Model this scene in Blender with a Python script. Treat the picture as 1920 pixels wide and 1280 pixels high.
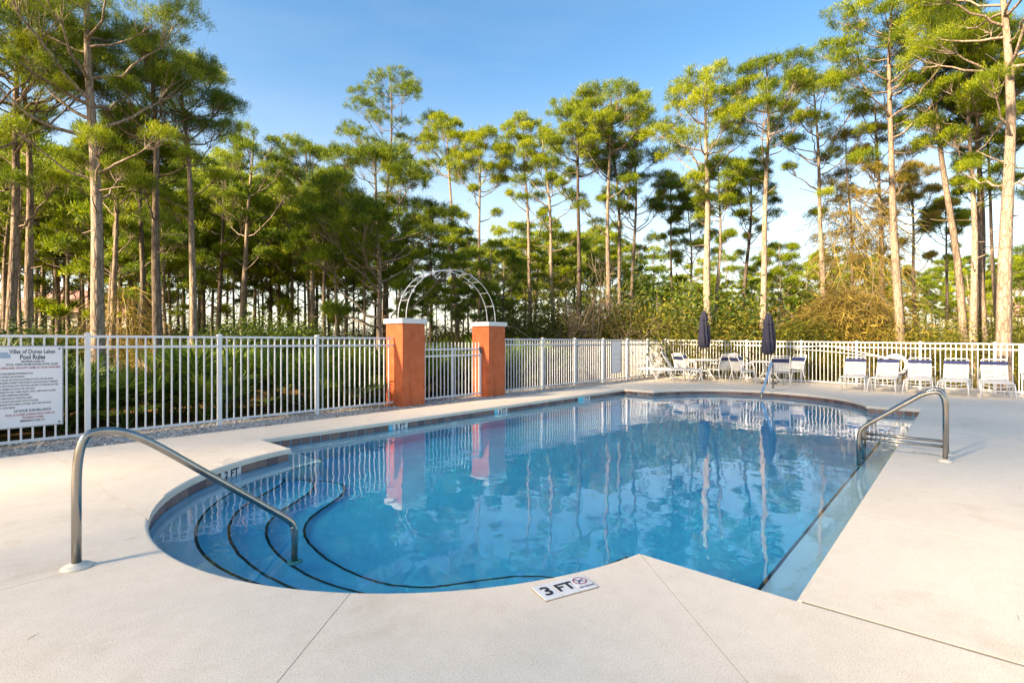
import bpy, bmesh, math, random
import numpy as np
from mathutils import Vector, Matrix

R = math.radians
random.seed(7)
scene = bpy.context.scene
COL = scene.collection
for o in list(bpy.data.objects):
    bpy.data.objects.remove(o)

# ------------------------------------------------------------------ camera
CAMH = 1.33
cam = bpy.data.cameras.new('camera')
cam.lens = 18.0
cam.sensor_width = 36.0
cam.clip_start = 0.05
cam.clip_end = 3000
camo = bpy.data.objects.new('camera', cam)
COL.objects.link(camo)
camo.location = (0, 0, CAMH)
camo.rotation_euler = (R(90), 0, 0)
scene.camera = camo

# ------------------------------------------------------------------ sun and sky
SUN_EL = 27.0
SUN_AZ = math.atan2(-0.82, -0.57)          # compass-style: atan2(x, y) of the direction towards the sun
sun_dir = Vector((math.sin(SUN_AZ) * math.cos(R(SUN_EL)), math.cos(SUN_AZ) * math.cos(R(SUN_EL)), math.sin(R(SUN_EL))))
world = bpy.data.worlds.new('World')
scene.world = world
world.use_nodes = True
wn, wl = world.node_tree.nodes, world.node_tree.links
wn.clear()
w_out = wn.new('ShaderNodeOutputWorld')
w_bg = wn.new('ShaderNodeBackground')
w_sky = wn.new('ShaderNodeTexSky')
w_sky.sky_type = 'NISHITA'
w_sky.sun_disc = False
w_sky.sun_elevation = R(SUN_EL)
w_sky.sun_rotation = SUN_AZ
w_sky.altitude = 0
w_sky.air_density = 1.0
w_sky.dust_density = 0.9
w_sky.ozone_density = 2.0
w_bg.inputs['Strength'].default_value = 0.107
# thin streaky cirrus over the whole sky
w_tc = wn.new('ShaderNodeTexCoord')
w_map = wn.new('ShaderNodeMapping')
w_map.inputs['Scale'].default_value = (1.2, 1.2, 5.0)
w_noi = wn.new('ShaderNodeTexNoise')
w_noi.inputs['Scale'].default_value = 2.2
w_noi.inputs['Detail'].default_value = 6
w_noi.inputs['Roughness'].default_value = 0.55
w_rmp = wn.new('ShaderNodeMapRange')
w_rmp.inputs['From Min'].default_value = 0.45
w_rmp.inputs['From Max'].default_value = 0.85
w_rmp.inputs['To Max'].default_value = 0.12
w_mix = wn.new('ShaderNodeMix')
w_mix.data_type = 'RGBA'
w_mix.inputs['B'].default_value = (2.6, 2.8, 3.0, 1)
wl.new(w_tc.outputs['Generated'], w_map.inputs['Vector'])
wl.new(w_map.outputs['Vector'], w_noi.inputs['Vector'])
wl.new(w_noi.outputs['Fac'], w_rmp.inputs['Value'])
wl.new(w_rmp.outputs['Result'], w_mix.inputs['Factor'])
w_hs = wn.new('ShaderNodeHueSaturation')
w_hs.inputs['Saturation'].default_value = 1.32
w_hs.inputs['Value'].default_value = 1.0
wl.new(w_sky.outputs['Color'], w_hs.inputs['Color'])
# pale haze low over the horizon, the same all round
w_sep = wn.new('ShaderNodeSeparateXYZ')
wl.new(w_tc.outputs['Generated'], w_sep.inputs['Vector'])
w_hz = wn.new('ShaderNodeMapRange')
w_hz.interpolation_type = 'SMOOTHSTEP'
w_hz.inputs['From Min'].default_value = 0.50
w_hz.inputs['From Max'].default_value = 0.0
w_hz.inputs['To Min'].default_value = 0.0
w_hz.inputs['To Max'].default_value = 0.6
wl.new(w_sep.outputs['Z'], w_hz.inputs['Value'])
w_hm = wn.new('ShaderNodeMix')
w_hm.data_type = 'RGBA'
w_hm.inputs['B'].default_value = (2.9, 3.25, 3.65, 1)
wl.new(w_hz.outputs['Result'], w_hm.inputs['Factor'])
wl.new(w_hs.outputs['Color'], w_hm.inputs['A'])
wl.new(w_hm.outputs['Result'], w_mix.inputs['A'])
wl.new(w_mix.outputs['Result'], w_bg.inputs['Color'])
wl.new(w_bg.outputs['Background'], w_out.inputs['Surface'])

sun = bpy.data.lights.new('sun', 'SUN')
sun.energy = 4.9
sun.angle = R(5.0)
sun.color = (1.0, 0.90, 0.74)
suno = bpy.data.objects.new('sun', sun)
COL.objects.link(suno)
suno.rotation_euler = sun_dir.to_track_quat('Z', 'Y').to_euler()
suno.location = sun_dir * 60

vs = scene.view_settings
vs.view_transform = 'Standard'
vs.look = 'None'
vs.gamma = 1.0
vs.use_curve_mapping = False
vs.exposure = 1.86
vs.use_white_balance = True
vs.white_balance_temperature = 8700
vs.white_balance_tint = 14

cy = scene.cycles
cy.use_denoising = True
cy.max_bounces = 10
cy.diffuse_bounces = 4
cy.glossy_bounces = 5
cy.transmission_bounces = 8
cy.transparent_max_bounces = 8
cy.sample_clamp_indirect = 6.0
cy.blur_glossy = 0.3
cy.caustics_refractive = True
cy.caustics_reflective = False

# ------------------------------------------------------------------ materials
def nodes_of(name):
    m = bpy.data.materials.new(name)
    m.use_nodes = True
    nt = m.node_tree
    return m, nt.nodes, nt.links, nt.nodes['Principled BSDF']

def noise(n, l, scale, detail=4, rough=0.55, vec=None, stretch=None):
    t = n.new('ShaderNodeTexNoise')
    t.inputs['Scale'].default_value = scale
    t.inputs['Detail'].default_value = detail
    t.inputs['Roughness'].default_value = rough
    if vec is None:
        tc = n.new('ShaderNodeTexCoord')
        vec = tc.outputs['Object']
    if stretch:
        mp = n.new('ShaderNodeMapping')
        mp.inputs['Scale'].default_value = stretch
        l.new(vec, mp.inputs['Vector'])
        vec = mp.outputs['Vector']
    l.new(vec, t.inputs['Vector'])
    return t

def ramp(n, l, fac, stops):
    r = n.new('ShaderNodeValToRGB')
    els = r.color_ramp.elements
    while len(els) < len(stops):
        els.new(0.5)
    for e, (p, c) in zip(els, stops):
        e.position = p
        e.color = (*c, 1)
    l.new(fac, r.inputs['Fac'])
    return r

def mixc(n, l, fac, a, b, mode='MIX'):
    m = n.new('ShaderNodeMix')
    m.data_type = 'RGBA'
    m.blend_type = mode
    for key, val in (('Factor', fac), ('A', a), ('B', b)):
        if hasattr(val, 'links'):
            l.new(val, m.inputs[key])
        elif key == 'Factor':
            m.inputs[key].default_value = val
        else:
            m.inputs[key].default_value = (*val, 1)
    return m.outputs['Result']

def bump(n, l, height, bsdf, strength=0.3, dist=0.01):
    b = n.new('ShaderNodeBump')
    b.inputs['Strength'].default_value = strength
    b.inputs['Distance'].default_value = dist
    l.new(height, b.inputs['Height'])
    l.new(b.outputs['Normal'], bsdf.inputs['Normal'])

def simple(name, c1, c2=None, rough=0.6, metal=0.0, scale=6, bs=None, bstr=0.2, bdist=0.005, stretch=None, spec=0.5):
    m, n, l, p = nodes_of(name)
    p.inputs['Roughness'].default_value = rough
    p.inputs['Metallic'].default_value = metal
    p.inputs['Specular IOR Level'].default_value = spec
    if c2 is None:
        c2 = tuple(x * 0.85 for x in c1)
    t = noise(n, l, scale, stretch=stretch)
    r = ramp(n, l, t.outputs['Fac'], [(0.3, c1), (0.7, c2)])
    l.new(r.outputs['Color'], p.inputs['Base Color'])
    if bs:
        t2 = noise(n, l, bs, 6, stretch=stretch)
        bump(n, l, t2.outputs['Fac'], p, bstr, bdist)
    return m

def deck_material():
    m, n, l, p = nodes_of('deck_coating')
    tc = n.new('ShaderNodeTexCoord')
    big = noise(n, l, 0.55, 5, 0.6, tc.outputs['Object'])
    mid = noise(n, l, 9.0, 5, 0.65, tc.outputs['Object'])
    fine = noise(n, l, 160.0, 3, 0.6, tc.outputs['Object'])
    c = ramp(n, l, big.outputs['Fac'], [(0.25, (0.77, 0.67, 0.555)), (0.5, (0.84, 0.74, 0.62)), (0.8, (0.88, 0.785, 0.665))])
    c2 = ramp(n, l, mid.outputs['Fac'], [(0.2, (0.84, 0.82, 0.79)), (0.6, (1, 1, 1))])
    x = mixc(n, l, 0.55, c.outputs['Color'], c2.outputs['Color'], 'MULTIPLY')
    c3 = ramp(n, l, fine.outputs['Fac'], [(0.34, (0.62, 0.58, 0.53)), (0.5, (1, 1, 1))])
    x = mixc(n, l, 0.75, x, c3.outputs['Color'], 'MULTIPLY')
    sp = n.new('ShaderNodeTexVoronoi')
    sp.inputs['Scale'].default_value = 26
    l.new(tc.outputs['Object'], sp.inputs['Vector'])
    c4 = ramp(n, l, sp.outputs['Distance'], [(0.0, (0.45, 0.40, 0.34)), (0.07, (1, 1, 1))])
    x = mixc(n, l, 0.35, x, c4.outputs['Color'], 'MULTIPLY')
    stain = noise(n, l, 1.7, 6, 0.7, tc.outputs['Object'])
    c5 = ramp(n, l, stain.outputs['Fac'], [(0.30, (0.78, 0.72, 0.64)), (0.46, (1, 1, 1))])
    x = mixc(n, l, 0.5, x, c5.outputs['Color'], 'MULTIPLY')
    l.new(x, p.inputs['Base Color'])
    p.inputs['Roughness'].default_value = 0.75
    bump(n, l, fine.outputs['Fac'], p, 0.35, 0.004)
    return m

def needle_material(name, dark, mid, light, transl=0.35, clump=0.9, rough=0.5):
    m, n, l, p = nodes_of(name)
    geo = n.new('ShaderNodeNewGeometry')
    oi = n.new('ShaderNodeObjectInfo')
    t = noise(n, l, clump, 3)
    a = n.new('ShaderNodeMath'); a.operation = 'MULTIPLY_ADD'
    a.inputs[1].default_value = 0.45; a.inputs[2].default_value = -0.22
    l.new(geo.outputs['Random Per Island'], a.inputs[0])
    b = n.new('ShaderNodeMath'); b.operation = 'ADD'
    l.new(t.outputs['Fac'], b.inputs[0]); l.new(a.outputs[0], b.inputs[1])
    c = n.new('ShaderNodeMath'); c.operation = 'MULTIPLY_ADD'
    c.inputs[1].default_value = 0.22; c.inputs[2].default_value = -0.11
    l.new(oi.outputs['Random'], c.inputs[0])
    d = n.new('ShaderNodeMath'); d.operation = 'ADD'
    l.new(b.outputs[0], d.inputs[0]); l.new(c.outputs[0], d.inputs[1])
    r = ramp(n, l, d.outputs[0], [(0.28, dark), (0.5, mid), (0.74, light)])
    l.new(r.outputs['Color'], p.inputs['Base Color'])
    p.inputs['Roughness'].default_value = rough
    p.inputs['Specular IOR Level'].default_value = 0.3
    tr = n.new('ShaderNodeBsdfTranslucent')
    l.new(r.outputs['Color'], tr.inputs['Color'])
    mx = n.new('ShaderNodeMixShader')
    mx.inputs['Fac'].default_value = transl
    l.new(p.outputs['BSDF'], mx.inputs[1]); l.new(tr.outputs['BSDF'], mx.inputs[2])
    l.new(mx.outputs['Shader'], n['Material Output'].inputs['Surface'])
    return m

def bark_material(name, c1, c2, c3):
    m, n, l, p = nodes_of(name)
    tc = n.new('ShaderNodeTexCoord')
    mp = n.new('ShaderNodeMapping')
    mp.inputs['Scale'].default_value = (1, 1, 0.22)
    l.new(tc.outputs['Object'], mp.inputs['Vector'])
    v = n.new('ShaderNodeTexVoronoi')
    v.feature = 'DISTANCE_TO_EDGE'
    v.inputs['Scale'].default_value = 14
    l.new(mp.outputs['Vector'], v.inputs['Vector'])
    t = noise(n, l, 6, 6, 0.7, mp.outputs['Vector'])
    oi = n.new('ShaderNodeObjectInfo')
    ad = n.new('ShaderNodeMath'); ad.operation = 'MULTIPLY_ADD'
    ad.inputs[1].default_value = 0.3
    l.new(oi.outputs['Random'], ad.inputs[0]); l.new(t.outputs['Fac'], ad.inputs[2])
    r = ramp(n, l, ad.outputs[0], [(0.42, c1), (0.62, c2), (0.85, c3)])
    cr = ramp(n, l, v.outputs['Distance'], [(0.0, (0.35, 0.32, 0.30)), (0.12, (1, 1, 1))])
    x = mixc(n, l, 0.8, r.outputs['Color'], cr.outputs['Color'], 'MULTIPLY')
    l.new(x, p.inputs['Base Color'])
    p.inputs['Roughness'].default_value = 0.9
    p.inputs['Specular IOR Level'].default_value = 0.15
    bump(n, l, v.outputs['Distance'], p, 0.7, 0.03)
    return m

def water_material():
    m, n, l, p = nodes_of('pool_water')
    n.remove(p)
    out = n['Material Output']
    g = n.new('ShaderNodeBsdfGlass')
    g.inputs['IOR'].default_value = 1.36
    g.inputs['Roughness'].default_value = 0.0
    g.inputs['Color'].default_value = (1, 1, 1, 1)
    tc = n.new('ShaderNodeTexCoord')
    t1 = noise(n, l, 1.3, 2, 0.5, tc.outputs['Object'], (1, 1.25, 1))
    t2 = noise(n, l, 5.5, 2, 0.5, tc.outputs['Object'], (1, 0.8, 1))
    ad = n.new('ShaderNodeMath'); ad.operation = 'MULTIPLY_ADD'
    ad.inputs[1].default_value = 0.22
    l.new(t2.outputs['Fac'], ad.inputs[0]); l.new(t1.outputs['Fac'], ad.inputs[2])
    b = n.new('ShaderNodeBump')
    b.inputs['Strength'].default_value = 0.6
    b.inputs['Distance'].default_value = 0.010
    l.new(ad.outputs[0], b.inputs['Height'])
    l.new(b.outputs['Normal'], g.inputs['Normal'])
    va = n.new('ShaderNodeVolumeAbsorption')
    va.inputs['Color'].default_value = (0.0, 0.955, 0.99, 1)
    va.inputs['Density'].default_value = 2.1
    l.new(g.outputs['BSDF'], out.inputs['Surface'])
    l.new(va.outputs['Volume'], out.inputs['Volume'])
    return m

def stucco_material():
    m, n, l, p = nodes_of('orange_stucco')
    t = noise(n, l, 3.5, 6, 0.65)
    r = ramp(n, l, t.outputs['Fac'], [(0.25, (0.47, 0.095, 0.032)), (0.5, (0.60, 0.138, 0.050)), (0.75, (0.67, 0.18, 0.072))])
    t2 = noise(n, l, 9, 6, 0.75)
    r2 = ramp(n, l, t2.outputs['Fac'], [(0.25, (0.55, 0.5, 0.45)), (0.4, (1, 1, 1))])
    x = mixc(n, l, 0.6, r.outputs['Color'], r2.outputs['Color'], 'MULTIPLY')
    t4 = noise(n, l, 7, 5, 0.7, None, (1, 1, 0.12))
    r4 = ramp(n, l, t4.outputs['Fac'], [(0.32, (0.62, 0.56, 0.52)), (0.47, (1, 1, 1))])
    x = mixc(n, l, 0.55, x, r4.outputs['Color'], 'MULTIPLY')
    l.new(x, p.inputs['Base Color'])
    p.inputs['Roughness'].default_value = 0.85
    t3 = noise(n, l, 45, 5, 0.65)
    bump(n, l, t3.outputs['Fac'], p, 0.7, 0.012)
    return m

def ground_material():
    m, n, l, p = nodes_of('forest_floor')
    t = noise(n, l, 0.35, 8, 0.65)
    r = ramp(n, l, t.outputs['Fac'], [(0.3, (0.045, 0.05, 0.018)), (0.48, (0.13, 0.085, 0.035)), (0.6, (0.24, 0.14, 0.05)), (0.75, (0.10, 0.10, 0.03))])
    t2 = noise(n, l, 14, 6, 0.7)
    r2 = ramp(n, l, t2.outputs['Fac'], [(0.3, (0.4, 0.4, 0.4)), (0.65, (1, 1, 1))])
    x = mixc(n, l, 0.8, r.outputs['Color'], r2.outputs['Color'], 'MULTIPLY')
    l.new(x, p.inputs['Base Color'])
    p.inputs['Roughness'].default_value = 0.95
    p.inputs['Specular IOR Level'].default_value = 0.1
    bump(n, l, t2.outputs['Fac'], p, 0.8, 0.05)
    return m

def tile_material():
    m, n, l, p = nodes_of('waterline_tile')
    oi = n.new('ShaderNodeObjectInfo')
    t = noise(n, l, 25, 5, 0.7)
    a = n.new('ShaderNodeMath'); a.operation = 'MULTIPLY_ADD'
    a.inputs[1].default_value = 0.5; a.inputs[2].default_value = 0.0
    l.new(oi.outputs['Random'], a.inputs[0])
    b = n.new('ShaderNodeMath'); b.operation = 'MULTIPLY_ADD'
    b.inputs[1].default_value = 0.55
    l.new(t.outputs['Fac'], b.inputs[0]); l.new(a.outputs[0], b.inputs[2])
    r = ramp(n, l, b.outputs[0], [(0.2, (0.075, 0.05, 0.06)), (0.5, (0.165, 0.105, 0.11)), (0.8, (0.27, 0.17, 0.15))])
    l.new(r.outputs['Color'], p.inputs['Base Color'])
    p.inputs['Roughness'].default_value = 0.35
    return m

M = {}
M['deck'] = deck_material()
M['joint'] = simple('joint_filler', (0.40, 0.33, 0.26), (0.30, 0.245, 0.19), 0.95, spec=0.1)
M['plaster'] = simple('pool_plaster', (0.11, 0.77, 0.95), (0.07, 0.66, 0.88), 0.7, scale=2.6)
M['ledge'] = simple('pale_ledge_plaster', (0.86, 0.80, 0.92), (0.78, 0.73, 0.87), 0.7, scale=3.0)
M['trim'] = simple('trim_tile', (0.012, 0.014, 0.022), (0.03, 0.03, 0.04), 0.3, scale=30)
M['tile'] = tile_material()
M['marker'] = simple('marker_tile_white', (0.80, 0.81, 0.82), (0.70, 0.72, 0.74), 0.35, scale=18)
M['black'] = simple('black_paint', (0.015, 0.015, 0.02), (0.025, 0.025, 0.03), 0.5)
M['red'] = simple('red_paint', (0.35, 0.02, 0.05), (0.30, 0.02, 0.05), 0.5)
M['navyprint'] = simple('navy_print', (0.04, 0.05, 0.18), None, 0.5)
M['faded'] = simple('faded_print', (0.38, 0.37, 0.37), (0.55, 0.51, 0.46), 0.6, scale=30)
M['water'] = water_material()
M['ground'] = ground_material()
M['gravel'] = simple('gravel_stone', (0.58, 0.54, 0.50), (0.36, 0.33, 0.30), 0.9, scale=35, bs=80, bstr=0.6, bdist=0.01)
M['pebble'] = needle_material('pebble_stone', (0.30, 0.27, 0.25), (0.56, 0.52, 0.48), (0.78, 0.73, 0.67), 0.0, 8.0, 0.9)
M['white'] = simple('white_powder_coat', (0.74, 0.75, 0.77), (0.66, 0.67, 0.69), 0.42, scale=4)
M['cap'] = simple('white_cap_stone', (0.80, 0.79, 0.77), (0.70, 0.69, 0.66), 0.7, scale=7, bs=40)
M['stucco'] = stucco_material()
M['steel'] = simple('brushed_steel', (0.42, 0.395, 0.36), (0.30, 0.28, 0.25), 0.24, 1.0, scale=9, stretch=(1, 1, 0.15))
M['escutcheon'] = simple('beige_plastic', (0.72, 0.68, 0.60), (0.62, 0.58, 0.50), 0.5)
M['strap'] = simple('white_vinyl_strap', (0.60, 0.61, 0.61), (0.50, 0.51, 0.51), 0.5, scale=10)
M['navy'] = simple('navy_vinyl_strap', (0.012, 0.020, 0.085), (0.018, 0.028, 0.11), 0.45, scale=10)
M['canopy'] = simple('navy_canvas', (0.005, 0.009, 0.034), (0.016, 0.016, 0.034), 0.85, scale=2.5, bs=30, bstr=0.3)
M['bluesleeve'] = simple('blue_rail_sleeve', (0.16, 0.33, 0.55), (0.22, 0.40, 0.60), 0.6, scale=8)
M['bronze'] = simple('dark_pole', (0.10, 0.09, 0.08), (0.16, 0.14, 0.12), 0.5)
M['sign'] = simple('sign_board', (0.76, 0.79, 0.84), (0.72, 0.75, 0.80), 0.45, scale=2)
M['signprint'] = simple('sign_ink', (0.05, 0.06, 0.08), None, 0.6)
M['paleblue'] = simple('pale_blue_ink', (0.33, 0.47, 0.62), None, 0.6)
M['bark'] = bark_material('pine_bark', (0.15, 0.115, 0.09), (0.27, 0.205, 0.155), (0.40, 0.32, 0.25))
M['barkdark'] = bark_material('dark_bark', (0.07, 0.055, 0.045), (0.13, 0.10, 0.08), (0.20, 0.16, 0.12))
M['needle'] = needle_material('pine_needles', (0.070, 0.120, 0.008), (0.19, 0.275, 0.016), (0.43, 0.46, 0.030), 0.45)
M['needledark'] = needle_material('deep_pine_needles', (0.052, 0.105, 0.011), (0.145, 0.23, 0.018), (0.33, 0.38, 0.028), 0.45)
M['needlegold'] = needle_material('dying_pine_needles', (0.13, 0.14, 0.02), (0.27, 0.22, 0.03), (0.40, 0.27, 0.05), 0.4)
M['leafdark'] = needle_material('dark_broad_leaf', (0.020, 0.050, 0.008), (0.05, 0.095, 0.012), (0.13, 0.18, 0.02), 0.35, 1.5, 0.6)
M['leafmid'] = needle_material('olive_broad_leaf', (0.045, 0.062, 0.008), (0.12, 0.13, 0.016), (0.26, 0.24, 0.03), 0.38, 0.9, 0.6)
M['leafgold'] = needle_material('golden_dry_leaf', (0.14, 0.10, 0.02), (0.30, 0.21, 0.035), (0.46, 0.33, 0.06), 0.4, 1.0, 0.6)
M['vine'] = needle_material('dry_vine', (0.10, 0.075, 0.02), (0.23, 0.165, 0.038), (0.37, 0.27, 0.065), 0.3, 0.8, 0.7)
M['twig'] = simple('bare_twig', (0.16, 0.125, 0.09), (0.24, 0.19, 0.14), 0.9)
M['palm'] = needle_material('palmetto_leaf', (0.025, 0.065, 0.012), (0.07, 0.135, 0.02), (0.19, 0.26, 0.04), 0.3, 2.5, 0.5)
M['palmdry'] = needle_material('dry_palmetto_leaf', (0.18, 0.13, 0.06), (0.28, 0.22, 0.12), (0.38, 0.30, 0.17), 0.2, 2, 0.7)
M['grass'] = needle_material('dry_grass', (0.09, 0.10, 0.02), (0.22, 0.19, 0.04), (0.36, 0.27, 0.07), 0.35, 0.6, 0.7)
M['housewall'] = simple('cream_render', (0.70, 0.66, 0.60), (0.62, 0.58, 0.52), 0.85, bs=50)
M['roof'] = simple('pink_tile_roof', (0.48, 0.25, 0.20), (0.38, 0.19, 0.15), 0.8, scale=3)
M['glass'] = simple('window_glass', (0.06, 0.08, 0.10), (0.04, 0.05, 0.07), 0.08, spec=0.8)

# ------------------------------------------------------------------ mesh helpers
class MB:
    """collects shapes, then links them as one mesh object"""
    def __init__(s):
        s.v = []; s.f = []
    def add(s, v, f):
        o = len(s.v)
        s.v += [tuple(p) for p in v]
        s.f += [tuple(i + o for i in q) for q in f]
        return s
    def box(s, c, d, rz=0.0, taper=1.0):
        x, y, z = d[0] / 2, d[1] / 2, d[2] / 2
        cs, sn = math.cos(rz), math.sin(rz)
        vs_ = []
        for k, zz in enumerate((-z, z)):
            t = taper if k else 1.0
            for px, py in ((-x, -y), (x, -y), (x, y), (-x, y)):
                px *= t; py *= t
                vs_.append((c[0] + px * cs - py * sn, c[1] + px * sn + py * cs, c[2] + zz))
        return s.add(vs_, [(3, 2, 1, 0), (4, 5, 6, 7), (0, 1, 5, 4), (1, 2, 6, 5), (2, 3, 7, 6), (3, 0, 4, 7)])
    def tube(s, pts, rad, seg=8, cap=True, flat=1.0):
        pts = [Vector(p) for p in pts]
        n = len(pts)
        if not hasattr(rad, '__len__'):
            rad = [rad] * n
        vs_, fs = [], []
        t0 = (pts[1] - pts[0]).normalized()
        nx = t0.orthogonal().normalized()
        for i in range(n):
            t = (pts[min(i + 1, n - 1)] - pts[max(i - 1, 0)]).normalized()
            nx = (nx - t * nx.dot(t))
            nx = nx.normalized() if nx.length > 1e-6 else t.orthogonal().normalized()
            ny = t.cross(nx)
            for k in range(seg):
                a = 2 * math.pi * k / seg
                vs_.append(pts[i] + (nx * math.cos(a) + ny * math.sin(a) * flat) * rad[i])
        for i in range(n - 1):
            for k in range(seg):
                k2 = (k + 1) % seg
                fs.append((i * seg + k, i * seg + k2, (i + 1) * seg + k2, (i + 1) * seg + k))
        if cap:
            fs.append(tuple(range(seg - 1, -1, -1)))
            fs.append(tuple((n - 1) * seg + k for k in range(seg)))
        return s.add(vs_, fs)
    def lathe(s, prof, seg=20, c=(0, 0, 0), mod=None):
        vs_, fs = [], []
        for i, (r, z) in enumerate(prof):
            for k in range(seg):
                a = 2 * math.pi * k / seg
                rr = r * (mod(a, i) if mod else 1)
                vs_.append((c[0] + rr * math.cos(a), c[1] + rr * math.sin(a), c[2] + z))
        for i in range(len(prof) - 1):
            for k in range(seg):
                k2 = (k + 1) % seg
                fs.append((i * seg + k, i * seg + k2, (i + 1) * seg + k2, (i + 1) * seg + k))
        fs.append(tuple(range(seg - 1, -1, -1)))
        fs.append(tuple((len(prof) - 1) * seg + k for k in range(seg)))
        return s.add(vs_, fs)
    def prism(s, poly, z0, z1):
        n = len(poly)
        vs_ = [(x, y, z0) for x, y in poly] + [(x, y, z1) for x, y in poly]
        fs = [tuple(range(n - 1, -1, -1)), tuple(range(n, 2 * n))]
        fs += [(i, (i + 1) % n, n + (i + 1) % n, n + i) for i in range(n)]
        return s.add(vs_, fs)
    def mesh(s, name, mat, smooth=False, bevel=0.0):
        me = bpy.data.meshes.new(name)
        me.from_pydata(s.v, [], s.f)
        if bevel:
            bm = bmesh.new(); bm.from_mesh(me)
            bmesh.ops.bevel(bm, geom=[e for e in bm.edges if e.calc_face_angle(0) > 0.6], offset=bevel, segments=2, affect='EDGES', profile=0.6)
            bm.to_mesh(me); bm.free()
        me.materials.append(mat)
        if smooth:
            me.polygons.foreach_set('use_smooth', [True] * len(me.polygons))
        me.update()
        return me
    def build(s, name, mat, parent=None, loc=(0, 0, 0), rz=0.0, smooth=False, bevel=0.0):
        return put(s.mesh(name, mat, smooth, bevel), name, parent, loc, rz)

def put(me, name, parent=None, loc=(0, 0, 0), rz=0.0, scale=None):
    o = bpy.data.objects.new(name, me)
    COL.objects.link(o)
    o.location = loc
    o.rotation_euler = (0, 0, rz)
    if scale:
        o.scale = scale
    o.parent = parent
    return o

def tag(o, label=None, cat=None, group=None, kind=None):
    for k, v in (('label', label), ('category', cat), ('group', group), ('kind', kind)):
        if v:
            o[k] = v
    return o

def thing(name, label, cat, loc=(0, 0, 0), rz=0.0, group=None, kind=None):
    o = bpy.data.objects.new(name, None)
    o.empty_display_size = 0.2
    COL.objects.link(o)
    o.location = loc
    o.rotation_euler = (0, 0, rz)
    return tag(o, label, cat, group, kind)

def copy_tree(o, parent=None, loc=None, rz=None, label=None, scale=None):
    c = o.copy()
    COL.objects.link(c)
    c.parent = parent
    if loc is not None: c.location = loc
    if rz is not None: c.rotation_euler[2] = rz
    if scale is not None: c.scale = scale
    if label: c['label'] = label
    for ch in o.children:
        copy_tree(ch, c)
    return c

def tri_mesh(name, V, F, mat, smooth=False):
    """fast mesh from numpy arrays; F is (n, 3) or (n, 4)"""
    k = F.shape[1]
    me = bpy.data.meshes.new(name)
    me.vertices.add(len(V)); me.vertices.foreach_set('co', V.astype(np.float32).ravel())
    me.loops.add(F.size); me.loops.foreach_set('vertex_index', F.astype(np.int32).ravel())
    me.polygons.add(len(F))
    me.polygons.foreach_set('loop_start', np.arange(0, F.size, k, dtype=np.int32))
    me.polygons.foreach_set('loop_total', np.full(len(F), k, dtype=np.int32))
    me.materials.append(mat)
    me.update(calc_edges=True)
    return me

def text_mesh(body, size, mat, depth=0.0, align='CENTER', bold=0.0):
    cu = bpy.data.curves.new('text', 'FONT')
    cu.body = body; cu.size = size
    cu.align_x = align; cu.align_y = 'CENTER'
    cu.extrude = depth; cu.resolution_u = 2
    cu.offset = bold
    ob = bpy.data.objects.new('text', cu)
    COL.objects.link(ob)
    dg = bpy.context.evaluated_depsgraph_get()
    me = bpy.data.meshes.new_from_object(ob.evaluated_get(dg))
    bpy.data.objects.remove(ob); bpy.data.curves.remove(cu)
    me.name = 'lettering'
    me.materials.clear(); me.materials.append(mat)
    return me

# pool frame: a runs along the long side of the pool away from the steps, b across it to the right
TH = R(41.55)
PU = Vector((math.sin(TH), math.cos(TH), 0))
PV = Vector((math.cos(TH), -math.sin(TH), 0))
PC = Vector((-3.42, 6.98, 0))
RZ = R(90) - TH                                  # turns local x onto a, local y onto -b
def PF(a, b, z=0.0):
    p = PC + PU * a + PV * b
    return Vector((p.x, p.y, z))
def at(px, d, z=0.0):
    return Vector(((px - 960) / 960 * d, d, z))

# ------------------------------------------------------------------ pool outline (local x = a, y = -b)
PL, PW, SH, SAG = 9.9, 6.53, 0.89, 1.98
CH = (PW - 2 * SH) / 2
ARC_R = (CH * CH + SAG * SAG) / (2 * SAG)
ARC_H = math.asin(CH / ARC_R) if SAG < ARC_R else math.pi - math.asin(CH / ARC_R)
BM = PW / 2
def outline(off=0.0, narc=40):
    """pool edge as (a, b) points, counter-clockwise seen from above in (a,-b); off > 0 moves it outwards"""
    pts = []
    r = ARC_R + off
    sh_a = -off
    def arc(cx, sgn):
        # arc meets the end line a = sh_a
        out = []
        dx = (ARC_R - SAG) + off                  # distance from the arc centre to the moved end line
        half = math.acos(max(-1, min(1, dx / r)))
        for i in range(narc + 1):
            t = -half + 2 * half * i / narc
            out.append((t, r))
        return out
    # near arc, from b small to b large: centre (ARC_R - SAG, BM)
    c0 = ARC_R - SAG
    near = [(c0 - r * math.cos(t), BM + r * math.sin(t)) for t, r in arc(0, 1)]
    far = [(PL - c0 + r * math.cos(t), BM - r * math.sin(t)) for t, r in arc(0, 1)]
    pts.append((-off, -off)); pts += near; pts.append((-off, PW + off))
    pts.append((PL + off, PW + off)); pts += far; pts.append((PL + off, -off))
    return pts

def loc2(p):
    return (p[0], -p[1])

POOL0 = PF(0, 0, 0)

# ------------------------------------------------------------------ ground
def ring_fill(outer, inner, z):
    bm = bmesh.new()
    es = []
    for lp in (outer, inner):
        vs_ = [bm.verts.new((x, y, z)) for x, y in lp]
        for i in range(len(vs_)):
            es.append(bm.edges.new((vs_[i], vs_[(i + 1) % len(vs_)])))
    bmesh.ops.triangle_fill(bm, use_beauty=True, use_dissolve=False, edges=es)
    bmesh.ops.recalc_face_normals(bm, faces=bm.faces[:])
    for f in bm.faces:
        if f.normal.z < 0:
            f.normal_flip()
    return bm

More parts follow.
